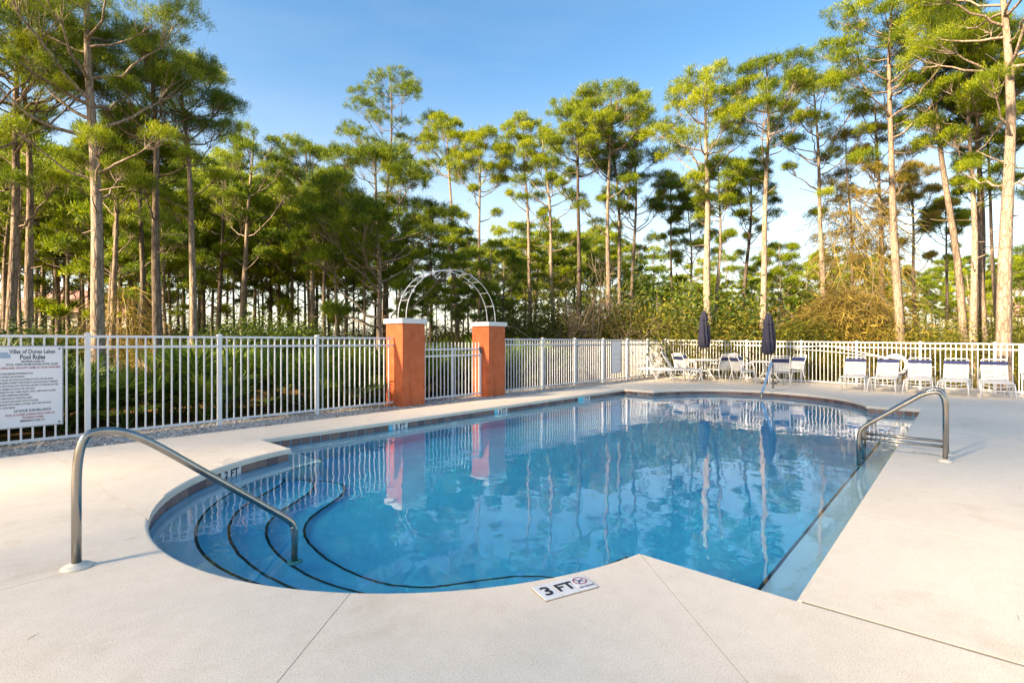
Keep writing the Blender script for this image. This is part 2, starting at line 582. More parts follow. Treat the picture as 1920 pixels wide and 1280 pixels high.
hole = [(-2.7, 0.6), (12.6, 0.6), (12.6, -7.2), (-2.7, -7.2)]
out_sq = [(-900, -900), (900, -900), (900, 900), (-900, 900)]
gbm = ring_fill(out_sq, hole, -0.085)
gme = bpy.data.meshes.new('ground'); gbm.to_mesh(gme); gbm.free()
gme.materials.append(M['ground'])
ground = tag(put(gme, 'ground', None, POOL0, RZ), kind='structure')

# ------------------------------------------------------------------ pool basin
pool = thing('pool_basin', None, None, POOL0, RZ, kind='structure')
WZ = -0.145                                       # water level
wall_o = [loc2(p) for p in outline(0.03)]
def wall_sheet(poly, z0, z1, flip=False):
    n = len(poly)
    mb = MB()
    vs_ = [(x, y, z0) for x, y in poly] + [(x, y, z1) for x, y in poly]
    fs = [(i, (i + 1) % n, n + (i + 1) % n, n + i) for i in range(n)]
    return mb.add(vs_, fs)
wall_sheet(wall_o, -1.95, -0.05).build('pool_wall', M['plaster'], pool)
fl = MB()
fl.v = [(-3, 1, -1.08), (2.5, 1, -1.10), (9, 1, -1.7), (13, 1, -1.7), (-3, -8, -1.08), (2.5, -8, -1.10), (9, -8, -1.7), (13, -8, -1.7)]
fl.f = [(4, 5, 1, 0), (5, 6, 2, 1), (6, 7, 3, 2)]
fl.build('pool_floor', M['plaster'], pool)

# shallow safety ledge round the inside of the wall, with a dark tile edge
led_in = [loc2(p) for p in outline(-0.29)]
LZ = WZ - 0.14
mb = MB()
n = len(wall_o)
vs_ = [(x, y, LZ) for x, y in wall_o] + [(x, y, LZ) for x, y in led_in] + [(x, y, -1.9) for x, y in led_in]
fs = []
for i in range(n):
    j = (i + 1) % n
    fs += [(i, j, n + j, n + i), (n + i, n + j, 2 * n + j, 2 * n + i)]
mb.add(vs_, fs).build('ledge', M['ledge'], pool)
def edge_strip(poly, z, w, name, closed=True, h=0.03):
    """dark trim tile: top band w wide on the tread side and a face band h deep, 3 mm proud"""
    m_ = MB()
    n_ = len(poly)
    P = [Vector((p[0], p[1], 0)) for p in poly]
    rng_ = range(n_ if closed else n_ - 1)
    nor = []
    for i in range(n_):
        a_ = P[(i - 1) % n_] if (closed or i > 0) else P[i]
        b_ = P[(i + 1) % n_] if (closed or i < n_ - 1) else P[i]
        t = (b_ - a_)
        t = t.normalized() if t.length > 1e-9 else Vector((1, 0, 0))
        nor.append(Vector((t.y, -t.x, 0)))
    return P, nor, rng_
def trim_strip(poly, z, name, side=1, w=0.045, h=0.04, closed=True):
    P, nor, rng_ = edge_strip(poly, z, w, name, closed)
    m_ = MB()
    n_ = len(P)
    vs_ = []
    for i in range(n_):
        o_ = nor[i] * side
        for off, zz in ((w, z + 0.004), (-0.004, z + 0.004), (-0.004, z - h)):
            q = P[i] + o_ * off
            vs_.append((q.x, q.y, zz))
    fs = []
    for i in rng_:
        j = (i + 1) % n_
        fs += [(3 * i, 3 * j, 3 * j + 1, 3 * i + 1), (3 * i + 1, 3 * j + 1, 3 * j + 2, 3 * i + 2)]
    return m_.add(vs_, fs).build(name, M['trim'], pool)
trim_strip(led_in, LZ, 'ledge_trim', side=-1, w=0.018, h=0.022)

# three curved entry steps; half profiles as (s, a) from the middle line outwards
STEPS = [
    (WZ - 0.45, [(0, -1.41), (.25, -1.40), (.5, -1.36), (.7, -1.31), (.9, -1.24), (1.05, -1.16), (1.2, -1.07), (1.33, -.96), (1.45, -.83), (1.6, -.62), (1.75, -.42), (1.87, -.31), (1.97, -.27), (2.07, -.29), (2.2, -.4)]),
    (WZ - 0.66, [(0, -1.13), (.25, -1.115), (.45, -1.08), (.63, -1.03), (.8, -.96), (.93, -.88), (1.05, -.77), (1.16, -.64), (1.25, -.51), (1.34, -.38), (1.45, -.24), (1.58, -.11), (1.72, -.03), (1.86, -.01), (1.98, -.05), (2.2, -.2)]),
    (WZ - 0.86, [(0, -.80), (.2, -.79), (.4, -.76), (.56, -.72), (.7, -.66), (.82, -.58), (.92, -.49), (1.01, -.37), (1.10, -.23), (1.19, -.09), (1.29, .05), (1.42, .18), (1.57, .26), (1.72, .27), (1.87, .22), (2.0, .13), (2.2, -.05)]),
]
for sz, half in STEPS:
    prof = [(a, BM + s) for s, a in reversed(half)][0:0]
    line = [(a, BM - s) for s, a in reversed(half)] + [(a, BM + s) for s, a in half[1:]]
    poly = [loc2(p) for p in line] + [loc2((-2.3, BM + 2.2)), loc2((-2.3, BM - 2.2))]
    step = MB().prism(poly, -1.3, sz)
    bmx = bmesh.new()
    vs_ = [bmx.verts.new(p) for p in step.v]
    for q in step.f:
        bmx.faces.new([vs_[i] for i in q])
    bmesh.ops.triangulate(bmx, faces=[f for f in bmx.faces if len(f.verts) > 4])
    bmesh.ops.recalc_face_normals(bmx, faces=bmx.faces[:])
    me = bpy.data.meshes.new('step'); bmx.to_mesh(me); bmx.free()
    me.materials.append(M['plaster'])
    so = put(me, 'step', pool)
    tr = trim_strip([loc2(p) for p in line], sz, 'step_trim', side=1, closed=False, w=0.018, h=0.022)

# waterline tiles, one object each, and the depth markers among them
ol = [Vector((*loc2(p), 0)) for p in outline(0.03)]
tile_me = {}
markers = [((-0.76, 1.27), '2 FT'), ((2.2, 0.0), '5 FT'), ((4.85, 0.0), '6 FT'), ((7.9, 0.0), '7 FT'), ((10.6, 1.35), '4 FT')]
mk_done = set()
TW, THT = 0.152, 0.15
def tile_mesh(w, name, mat):
    key = (round(w, 3), name)
    if key not in tile_me:
        tile_me[key] = MB().box((0, 0, 0), (w, 0.016, THT)).mesh(name, mat, bevel=0.0025)
    return tile_me[key]
seglist = []
def run_tiles(P0, P1):
    d = P1 - P0
    k = max(1, round(d.length / TW))
    for i in range(k):
        c = P0 + d * ((i + 0.5) / k)
        seglist.append((c, math.atan2(d.y, d.x), d.length / k - 0.006))
def resample(path, step):
    out = [path[0]]; acc = 0
    for i in range(1, len(path)):
        seg = (path[i] - path[i - 1]).length
        pos = 0
        while acc + seg - pos >= step:
            pos += step - acc; acc = 0
            out.append(path[i - 1].lerp(path[i], pos / seg))
        acc += seg - pos
    if (out[-1] - path[-1]).length > step * 0.4:
        out.append(path[-1])
    else:
        out[-1] = path[-1]
    return out
na = 41
near = ol[1:1 + na]; far = ol[3 + na:3 + 2 * na]
run_tiles(ol[0], near[0])
pn = resample(near, TW); [run_tiles(pn[i], pn[i + 1]) for i in range(len(pn) - 1)]
run_tiles(near[-1], ol[1 + na]); run_tiles(ol[1 + na], ol[2 + na]); run_tiles(ol[2 + na], far[0])
pn = resample(far, TW); [run_tiles(pn[i], pn[i + 1]) for i in range(len(pn) - 1)]
run_tiles(far[-1], ol[3 + 2 * na]); run_tiles(ol[3 + 2 * na], ol[0])
for c, ang, w in seglist:
    cand = [(abs((c.xy - Vector(loc2(p))).length), k) for k, (p, t) in enumerate(markers)]
    dist, k = min(cand)
    inw = Vector((-math.sin(ang), math.cos(ang), 0)) * -1      # towards the water is to one side
    ctr = Vector((PL / 2, -BM, 0))
    if (ctr - c).dot(inw) < 0:
        inw = -inw
    z = -0.060 - THT / 2
    if dist < 0.17:
        if k in mk_done:
            continue
        mk_done.add(k)
        mk = put(tile_mesh(0.30, 'depth_marker', M['marker']), 'depth_marker', pool, (c.x + inw.x * 0.008, c.y + inw.y * 0.008, z), ang)
        tx = put(text_mesh(markers[k][1], 0.115, M['black'], 0.001, bold=0.003), 'lettering', mk)
        # lettering stands on the wall and faces the water
        side = -1 if Vector((math.sin(ang), -math.cos(ang), 0)).dot(inw) > 0 else 1
        tx.rotation_euler = (R(90), 0, 0 if side == -1 else math.pi)
        tx.location = (0, 0.0105 * side, 0.02)
    else:
        wr = round(w, 2)
        put(tile_mesh(wr, 'waterline_tile', M['tile']), 'waterline_tile', pool, (c.x, c.y, z), ang)

# water body
wt = [loc2(p) for p in outline(0.05)]
bmx = bmesh.new()
top = [bmx.verts.new((x, y, WZ)) for x, y in wt]
bot = [bmx.verts.new((x, y, -2.05)) for x, y in wt]
bmx.faces.new(top); bmx.faces.new(bot[::-1])
for i in range(len(wt)):
    j = (i + 1) % len(wt)
    bmx.faces.new((bot[i], bot[j], top[j], top[i]))
bmesh.ops.recalc_face_normals(bmx, faces=bmx.faces[:])
bmesh.ops.triangulate(bmx, faces=[f for f in bmx.faces if len(f.verts) > 4])
wme = bpy.data.meshes.new('water'); bmx.to_mesh(wme); bmx.free()
wme.materials.append(M['water'])
tag(put(wme, 'water', None, POOL0, RZ), kind='structure')

# ------------------------------------------------------------------ deck of cast slabs with open joints
deck = thing('pool_deck', None, None, POOL0, RZ, kind='structure')
DA0, DA1, DB0, DB1 = -11.0, 16.6, -1.06, 15.0
edge = outline(0.0, 60)
def nearest_idx(lst, p):
    return min(range(len(lst)), key=lambda i: (lst[i][0] - p[0]) ** 2 + (lst[i][1] - p[1]) ** 2)
def insert_on(lst, p):
    """insert p on the closest edge of closed list"""
    best = None
    for i in range(len(lst)):
        A = Vector(lst[i]); B = Vector(lst[(i + 1) % len(lst)]); P = Vector(p)
        d = B - A
        t = max(0, min(1, (P - A).dot(d) / max(d.length_squared, 1e-12)))
        q = A + d * t
        e = (q - P).length
        if best is None or e < best[0]:
            best = (e, i, t, q)
    _, i, t, q = best
    if t < 1e-4: return lst[i]
    if t > 1 - 1e-4: return lst[(i + 1) % len(lst)]
    lst.insert(i + 1, (q.x, q.y))
    return lst[i + 1]
outerl = [(DA0, DB0), (DA0, DB1), (DA1, DB1), (DA1, DB0)]
joints = [((-1.49, 4.75), (DA0, 11.8)), ((0.0, PW - SH), (-8.7, DB1)), ((0.0, PW), (0.25, DB1)), ((1.72, PW), (1.45, DB1)),
          ((5.6, PW), (5.6, DB1)), ((PL, PW), (PL + .1, DB1)), ((PL + 1.35, 5.2), (DA1, 8.3)), ((PL + 1.95, 3.3), (DA1, 3.3)),
          ((PL + 1.1, 1.3), (DA1, 0.2)), ((PL, 0.0), (PL + .1, DB0)), ((5.2, 0.0), (5.2, DB0)), ((1.7, 0.0), (1.7, DB0)),
          ((0.0, SH), (-0.9, DB0)), ((-1.92, 2.6), (-2.04, DB0)), ((-1.97, 3.3), (DA0, 3.55))]
jp = [(insert_on(edge, p), insert_on(outerl, q)) for p, q in joints]
def chain(lst, a, b):
    i, j = lst.index(a), lst.index(b)
    out = [lst[i]]
    while i != j:
        i = (i + 1) % len(lst)
        out.append(lst[i])
    return out
order = sorted(jp, key=lambda t: edge.index(t[0]))
slabs = []
for k in range(len(order)):
    (p0, q0), (p1, q1) = order[k], order[(k + 1) % len(order)]
    inner = chain(edge, p0, p1)
    outc = chain(outerl, q0, q1)
    flags = [True] * (len(inner) - 1) + [False] * (len(outc) + 1)
    slabs.append((inner + outc[::-1], flags))
def cut(poly, flags, p, q):
    """split a slab along a straight joint between two points of its rim"""
    pl = list(poly); fl_ = list(flags)
    def ins(pt):
        best = None
        for i in range(len(pl)):
            A = Vector(pl[i]); B = Vector(pl[(i + 1) % len(pl)]); P = Vector(pt)
            d = B - A
            t = max(0, min(1, (P - A).dot(d) / max(d.length_squared, 1e-12)))
            e = (A + d * t - P).length
            if best is None or e < best[0]: best = (e, i, A + d * t)
        e, i, qv = best
        pl.insert(i + 1, (qv.x, qv.y)); fl_.insert(i + 1, fl_[i])
    ins(p); ins(q)
    i = nearest_idx(pl, p); j = nearest_idx(pl, q)
    if i > j: i, j = j, i
    A = (pl[i:j + 1], fl_[i:j] + [False])
    B = (pl[j:] + pl[:i + 1], fl_[j:] + fl_[:i] + [False])
    return [A, B]
def slab_with(p):
    P = Vector(p)
    best = None
    for k, (pl, fl_) in enumerate(slabs):
        inside = False
        for i in range(len(pl)):
            x1, y1 = pl[i]; x2, y2 = pl[(i + 1) % len(pl)]
            if (y1 > P.y) != (y2 > P.y) and P.x < (x2 - x1) * (P.y - y1) / (y2 - y1) + x1:
                inside = not inside
        if inside: return k
    return None
def slab_cut(inside_pt, p, q):
    k = slab_with(inside_pt)
    if k is not None:
        pl, fl_ = slabs.pop(k)
        slabs.extend(cut(pl, fl_, p, q))
slab_cut((-1.7, 1.9), (-1.62, 2.02), (-1.955, 1.82))
slab_cut((-2.6, 1.4), (-1.955, 1.82), (-6.8, DB0))
slab_cut((3.5, 9.0), (1.6, 9.8), (5.6, 9.8))
slab_cut((8.0, 9.0), (5.6, 9.8), (PL + .05, 9.8))
def area(pl):
    return sum(pl[i][0] * pl[(i + 1) % len(pl)][1] - pl[(i + 1) % len(pl)][0] * pl[i][1] for i in range(len(pl))) / 2
for pl, fl_ in slabs:
    pts = [Vector(loc2(p)) for p in pl]
    fg = list(fl_)
    # drop doubles
    keep = [i for i in range(len(pts)) if (pts[i] - pts[i - 1]).length > 1e-4]
    pts = [pts[i] for i in keep]; fg = [fg[i] for i in keep]
    ar = sum(pts[i].x * pts[(i + 1) % len(pts)].y - pts[(i + 1) % len(pts)].x * pts[i].y for i in range(len(pts)))
    sg = 1 if ar > 0 else -1
    n_ = len(pts)
    ins_ = []
    for i in range(n_):
        e0 = (pts[i] - pts[i - 1]).normalized(); e1 = (pts[(i + 1) % n_] - pts[i]).normalized()
        n0 = Vector((-e0.y, e0.x)) * sg; n1 = Vector((-e1.y, e1.x)) * sg
        d0 = 0.0 if fg[i - 1] else 0.0022; d1 = 0.0 if fg[i] else 0.0022
        det = n0.x * n1.y - n0.y * n1.x
        if abs(det) < 0.05:
            ins_.append(pts[i] + n0 * max(d0, d1) if d0 == d1 else pts[i] + n1 * d1)
        else:
            ins_.append(pts[i] + Vector(((d0 * n1.y - d1 * n0.y) / det, (n0.x * d1 - n1.x * d0) / det)))
    bmx = bmesh.new()
    tv = [bmx.verts.new((p.x, p.y, 0)) for p in ins_]
    bv = [bmx.verts.new((p.x, p.y, -0.062)) for p in ins_]
    tf = bmx.faces.new(tv)
    bev = []
    for i in range(n_):
        j = (i + 1) % n_
        bmx.faces.new((bv[i], bv[j], tv[j], tv[i]))
        if fg[i]:
            bev.append(bmx.edges.get((tv[i], tv[j])))
    bmesh.ops.recalc_face_normals(bmx, faces=bmx.faces[:])
    if tf.normal.z < 0:
        bmesh.ops.reverse_faces(bmx, faces=bmx.faces[:])
    if bev:
        bmesh.ops.bevel(bmx, geom=bev, offset=0.026, segments=4, affect='EDGES', profile=0.5, clamp_overlap=True)
    bmesh.ops.triangulate(bmx, faces=[f for f in bmx.faces if len(f.verts) > 4])
    me = bpy.data.meshes.new('deck_slab'); bmx.to_mesh(me); bmx.free()
    me.materials.append(M['deck'])
    put(me, 'deck_slab', deck)
bb = ring_fill([loc2(p) for p in [(DA0 - .05, DB0), (DA0 - .05, DB1 + .05), (DA1 + .05, DB1 + .05), (DA1 + .05, DB0)]], wall_o, -0.0022)
bme = bpy.data.meshes.new('deck_base'); bb.to_mesh(bme); bb.free()
bme.materials.append(M['joint'])
put(bme, 'deck_base', deck)

# depth marking set into the deck: three tiles reading 3 FT and a no-diving sign
def deck_tiles(a, b, ang, faded=False):
    mk = put(MB().box((0, 0, 0.002), (0.335, 0.16, 0.006)).mesh('marker_bed', M['joint'] if not faded else M['faded']), 'marker_bed', deck, (a, -b, 0.0), ang)
    return mk
p3 = Vector((-0.70, -5.56))
ang3 = math.atan2(-(5.64 - 5.48), (-0.54 + 0.86)) + 0.0
mk = deck_tiles(-0.70, 5.57, R(-21))
for k, body in enumerate(('3', 'FT', '')):
    x = (k - 1) * 0.111
    tl = put(MB().box((0, 0, 0.004), (0.105, 0.152, 0.008)).mesh('marker_tile', M['marker'], bevel=0.0015), 'marker_tile', mk, (x, 0, 0.0015))
    if body:
        put(text_mesh(body, 0.125 if k == 0 else 0.105, M['black'], 0.0006, bold=0.003), 'lettering', tl, (0, -0.004, 0.0095))
    else:
        s_ = MB()
        for i in range(24):
            a0, a1 = 2 * math.pi * i / 24, 2 * math.pi * (i + 1) / 24
            s_.add([(r_ * math.cos(a_), r_ * math.sin(a_), 0) for a_ in (a0, a1) for r_ in (0.034, 0.041)], [(0, 1, 3, 2)])
        s_.build('prohibition_ring', M['red'], tl, (0, 0.018, 0.0095))
        s2 = MB()
        s2.box((0, 0, 0), (0.068, 0.006, 0.001), R(-40)).box((0.002, 0.0, 0.0002), (0.05, 0.007, 0.001), R(30)).box((-0.012, -0.012, 0.0003), (0.03, 0.006, 0.001), R(70))
        s2.build('diver_symbol', M['navyprint'], tl, (0, 0.018, 0.0098))
        put(text_mesh('NO DIVING', 0.018, M['navyprint'], 0.0003, bold=0.0006), 'lettering', tl, (0, -0.05, 0.0096))
for (a, b, ang, txt) in ((-0.80, 1.04, R(33), '2 FT'), (4.85, 6.80, R(-90), '5 FT'), (7.5, 6.80, R(-90), '6 FT')):
    mk2 = put(MB().box((0, 0, 0.001), (0.30, 0.13, 0.004)).mesh('faded_marker', M['deck']), 'faded_marker', deck, (a, -b, 0.0), ang)
    put(text_mesh(txt, 0.11, M['faded'], 0.0004), 'lettering', mk2, (0, 0, 0.0042))

# gravel strip along the fence: a bed and loose stones
rng = np.random.default_rng(3)
gx0, gx1 = -8.5, 16.3
nb = 120
bed = MB()
vs_ = []
for i in range(nb + 1):
    a = gx0 + (gx1 - gx0) * i / nb
    for k, b in enumerate((-1.063, -1.25, -1.6, -2.0, -2.5)):
        vs_.append((a, -b, (-0.035, -0.02, -0.012, -0.02, -0.07)[k] + rng.uniform(-.008, .008)))
fs = [(i * 5 + k, i * 5 + k + 1, (i + 1) * 5 + k + 1, (i + 1) * 5 + k) for i in range(nb) for k in range(4)]
bed.add(vs_, [q[::-1] for q in fs])
gb = bed.build('gravel_bed', M['gravel'], None, POOL0, RZ, smooth=True)
tag(gb, kind='structure')
NP = 9000
pa = gx0 + (gx1 - gx0) * rng.random(NP) ** 1.5
pb = -1.09 - 1.15 * rng.random(NP)
oct_v = np.array([(1, 0, 0), (-1, 0, 0), (0, 1, 0), (0, -1, 0), (0, 0, 1), (0, 0, -1)], float)
oct_f = np.array([(0, 2, 4), (2, 1, 4), (1, 3, 4), (3, 0, 4), (2, 0, 5), (1, 2, 5), (3, 1, 5), (0, 3, 5)])
sz = rng.uniform(0.008, 0.026, NP)[:, None, None] * rng.uniform(0.55, 1.3, (NP, 6, 1))
rot = rng.uniform(0, 6.28, NP)
cs, sn = np.cos(rot)[:, None], np.sin(rot)[:, None]
V = oct_v[None] * sz * np.array([1.2, 0.9, 0.65])
Vx = V[..., 0] * cs - V[..., 1] * sn; Vy = V[..., 0] * sn + V[..., 1] * cs
V = np.stack([Vx + pa[:, None], Vy - pb[:, None], V[..., 2] + (rng.uniform(-.016, .004, NP))[:, None]], -1).reshape(-1, 3)
F = (oct_f[None] + 6 * np.arange(NP)[:, None, None]).reshape(-1, 3)
gs = put(tri_mesh('gravel', V, F, M['pebble']), 'gravel', None, POOL0, RZ)
tag(gs, 'loose pale grey gravel stones along the foot of the white fence', 'gravel', kind='stuff')

# ------------------------------------------------------------------ fences
def picket_mesh(w):
    return MB().box((0, 0, 0.5), (w, w, 1.0)).mesh('picket', M['white'])
PICK = picket_mesh(0.019)
POST = MB().box((0, 0, 0.5), (0.058, 0.058, 1.0)).mesh('post', M['white'])
PCAP = MB().box((0, 0, 0.006), (0.068, 0.068, 0.012)).add([(-.034, -.034, .012), (.034, -.034, .012), (.034, .034, .012), (-.034, .034, .012), (0, 0, .028)],
       [(0, 1, 4), (1, 2, 4), (2, 3, 4), (3, 0, 4)]).mesh('post_cap', M['white'])
def rail(parent, x0, x1, z0, z1, h=0.034, d=0.03):
    m_ = MB()
    y = d / 2
    m_.add([(x0, -y, z0 - h), (x1, -y, z1 - h), (x1, y, z1 - h), (x0, y, z0 - h), (x0, -y, z0), (x1, -y, z1), (x1, y, z1), (x0, y, z0)],
           [(3, 2, 1, 0), (4, 5, 6, 7), (0, 1, 5, 4), (1, 2, 6, 5), (2, 3, 7, 6), (3, 0, 4, 7)])
    return m_.build('rail', M['white'], parent)
def fence(name, label, loc, rz, posts, top, x_start=None, x_end=None, skip=()):
    """flat-top picket fence along local x; posts = list of x; top(x) gives the top rail height"""
    f = thing(name, label, 'fence', loc, rz)
    for x in posts:
        h = top(x) + 0.012
        po = put(POST, 'post', f, (x, 0, -0.06), 0, (1, 1, h + 0.06))
        cp = put(PCAP, 'post_cap', f, (x, 0, h))
    xs = list(posts)
    if x_start is not None: xs = [x_start] + xs
    if x_end is not None: xs = xs + [x_end]
    for x0, x1 in zip(xs[:-1], xs[1:]):
        e0 = x0 + (0.03 if x0 in posts else 0); e1 = x1 - (0.03 if x1 in posts else 0)
        for dz in (0.0, 0.145):
            rail(f, e0, e1, top(e0) - dz, top(e1) - dz)
        rail(f, e0, e1, 0.085, 0.085)
        k = max(2, round((x1 - x0) / 0.1105))
        for i in range(1, k):
            x = x0 + (x1 - x0) * i / k
            put(PICK, 'picket', f, (x, 0, 0.045), 0, (1, 1, top(x) - 0.012 - 0.045))
    return f
left_posts = [-6.505, -4.86, -3.215, -1.57, 0.075, 1.72]
fence('picket_fence', 'white metal picket fence carrying the pool rules board, running to the orange pillar', PF(0, -1.76), RZ,
      left_posts, lambda x: 1.415, x_start=-8.15, x_end=3.40)
fence('picket_fence', 'white metal picket fence from the gate pillar to the far corner by the loungers', PF(0, -1.76), RZ,
      [8.45, 10.05, 11.68, 13.28, 14.82, 16.36], lambda x: 1.41 - 0.0007 * x, x_start=6.54)
bk0, bk1 = PF(16.4, -1.66), PF(14.9, 9.0)
bdir = (bk1 - bk0); BRZ = math.atan2(bdir.y, bdir.x)
btop = lambda x: 1.395 - 0.0118 * x
back_fence = fence('picket_fence', 'white metal picket fence behind the row of loungers and the umbrella tables', bk0, BRZ,
      [0.0, 1.55, 3.13, 4.9, 6.45, 7.98, 9.5, 11.05, 12.6, 14.15], btop)
def on_back(s, off=0.0, z=0.0):
    d = bdir.normalized()
    nrm = Vector((-d.y, d.x, 0))                 # points away from the pool
    p = bk0 + d * s - nrm * off
    return Vector((p.x, p.y, z))

# ------------------------------------------------------------------ gate pillars, gate and arch
def pillar(label, a, b):
    t = thing('gate_pillar', label, 'pillar', PF(a, b), RZ)
    h = 1.70
    MB().box((0, 0, h / 2 - 0.03), (0.58, 0.58, h + 0.06)).build('shaft', M['stucco'], t, bevel=0.008)
    MB().box((0, 0, h + 0.0555), (0.66, 0.66, 0.105)).build('cap', M['cap'], t, bevel=0.008)
    return t
pillar('orange stucco gate pillar with white cap where the rules-board fence ends', 3.70, -1.74)
pillar('orange stucco gate pillar with white cap joined to the corner fence', 6.24, -1.74)
gate = thing('gate', 'white metal picket gate with spear-height pickets between the orange pillars', 'gate', PF(4.97, -1.70), RZ)
gw = 0.935
for z in (1.17, 1.02, 0.09):
    rail(gate, -gw, gw, z, z, 0.036, 0.03)
for i in range(17):
    x = -gw + 0.05 + (2 * gw - 0.1) * i / 16
    put(PICK, 'picket', gate, (x, 0, 0.05), 0, (1, 1, 1.26))
for x in (-gw + 0.0, gw - 0.0, 0.02):
    put(POST, 'post', gate, (x, 0.0, 0.02), 0, (0.72, 0.72, 1.16))
MB().box((0.90, -0.045, 1.13), (0.045, 0.03, 0.16)).box((0.90, -0.075, 1.10), (0.02, 0.03, 0.05)).build('latch', M['bronze'], gate, bevel=0.004)

arch = thing('garden_arch', 'white tubular ladder arch spanning the two orange pillars', 'arch', PF(4.97, -1.74, 1.808), RZ)
AR, AH = 1.36, 1.16
def arc_pt(t, y):
    return (-AR * math.cos(t), y, AH * math.sin(t) ** 0.92 if math.sin(t) > 0 else 0)
for y in (-0.14, 0.14):
    MB().tube([arc_pt(math.pi * i / 36, y) for i in range(37)], 0.0095, 8).build('hoop', M['white'], arch, smooth=True)
for k in range(1, 10):
    t = math.pi * k / 10
    p = arc_pt(t, 0)
    MB().tube([(p[0], -0.14, p[2]), (p[0], 0.14, p[2])], 0.007, 6).build('rung', M['white'], arch, smooth=True)
for t_ in (1.2, 1.45, 1.72, 1.95):
    p = arc_pt(t_, 0)
    cu_ = [(p[0] + 0.07 * math.sin(s * 5.5), -0.14, p[2] + 0.05 - 0.22 * s) for s in [i / 10 for i in range(11)]]
    MB().tube(cu_, 0.006, 5).build('scroll', M['white'], arch, smooth=True)

# ------------------------------------------------------------------ signs
def board(label, loc, rz, w, h, z, name='rules_board'):
    t = thing(name, label, 'sign', loc, rz)
    MB().box((0, 0, z), (w, 0.006, h)).build('panel', M['sign'], t, bevel=0.002)
    f_ = MB()
    for sx in (-1, 1):
        f_.box((sx * (w / 2 - 0.006), -0.0045, z), (0.005, 0.003, h - 0.02))
        f_.box((0, -0.0045, z + sx * (h / 2 - 0.008)), (w - 0.02, 0.003, 0.005))
    f_.build('border', M['signprint'], t)
    for sx in (-1, 1):
        for sz_ in (-1, 1):
            MB().lathe([(0.011, 0), (0.011, 0.003), (0.006, 0.005)], 8).build('bolt', M['black'], t, (sx * (w / 2 - 0.04), -0.003, z + sz_ * (h / 2 - 0.04))).rotation_euler = (R(90), 0, 0)
    return t
SW, SHH = 0.66, 1.035
# right edge of the board stands near a = -1.95 on the left fence
sg = board('large white pool rules board wired to the white picket fence', PF(-2.155, -1.735), RZ, SW, SHH, 0.758)
sg.location.z = 0.0
def line(txt, size, z, mat, x=0.0, align='CENTER', bold=0.0008):
    o = put(text_mesh(txt, size, mat, 0.0003, align, bold), 'lettering', sg, (x * 0.68, -0.0042, z), 0, (0.68, 1, 1))
    o.rotation_euler = (R(90), 0, 0)
zt = 0.758 + SHH / 2 - 0.01
line('Villas of Dunes Lakes', 0.074, zt - 0.065, M['signprint'], 0.05, bold=0.0015)
line('Pool Rules', 0.082, zt - 0.135, M['signprint'], 0.05, bold=0.0025)
line('BATHING LOAD: 24', 0.036, zt - 0.19, M['signprint'], 0.05, bold=0.001)
line('POOL OPEN FROM DAWN UNTIL DUSK', 0.040, zt - 0.228, M['signprint'], 0.05)
line('NO LIFEGUARD ON DUTY: SWIM AT YOUR OWN RISK', 0.036, zt - 0.270, M['red'], 0.0)
rules = ['SHOWER BEFORE ENTERING POOL', 'NO DIVING OR RUNNING', 'NO GLASS OR FOOD ALLOWED IN POOL OR ON DECK', 'CHILDREN UNDER TWELVE MUST HAVE AN ADULT PRESENT',
         'DO NOT SWALLOW THE POOL WATER, IT IS RECIRCULATED', 'NO ANIMALS IN POOL OR ON DECK', 'RESIDENTS AND THEIR GUESTS ONLY, KEEP GATE CLOSED', 'PROPER SWIMWEAR REQUIRED',
         'NO SMOKING IN THE POOL AREA', 'NO FLOATS OR LARGE TOYS IN WATER', 'PERSONS WITH OPEN CUTS MAY NOT USE THE POOL', 'NO LOUD MUSIC']
for k, tx in enumerate(rules):
    line(tx, 0.030, zt - 0.340 - k * 0.0385, M['signprint'], -0.42, 'LEFT', 0.0006)
line('24 HOUR SURVEILLANCE', 0.046, zt - 0.812, M['signprint'], 0.05, bold=0.001)
line('POOL IS CLOSED DURING HEAVY RAIN OR', 0.035, zt - 0.860, M['red'], 0.02)
line('THUNDER STORMS', 0.035, zt - 0.900, M['red'], 0.05)
line('EMERGENCY: DIAL 911', 0.034, zt - 0.940, M['signprint'], 0.05, bold=0.0012)
lg = MB().box((0, 0, 0), (0.13, 0.001, 0.05)).box((0.01, 0, 0.035), (0.07, 0.001, 0.03))
lg.build('emblem', M['paleblue'], sg, (-0.235, -0.004, zt - 0.12))

sb = board('blank weathered white notice panel tied to the corner fence', PF(12.45, -1.725), RZ, 0.62, 1.08, 0.80)
for k in range(3):
    MB().box((0, 0, 0), (0.5, 0.002, 0.012)).build('crease', M['faded'], sb, (0.02 * k, -0.006, 0.55 + 0.17 * k))
rb = board('white notice board at the end of the fence past the last lounger', on_back(10.16, 0.03), BRZ, 0.42, 0.72, 0.90)
MB().box((0, -0.004, 0.0), (0.24, 0.002, 0.16)).build('faded_notice', M['faded'], rb, (0, 0, 0.98))
rb2 = MB().box((0, 0, 0), (0.36, 0.01, 0.11)).build('lower_plate', M['sign'], rb, (0, 0.0, 0.45))
for sx in (-0.16, 0.16):
    MB().box((0, 0.012, 0.0), (0.03, 0.012, 0.98)).build('bracket', M['white'], rb, (sx, 0, 0.50))

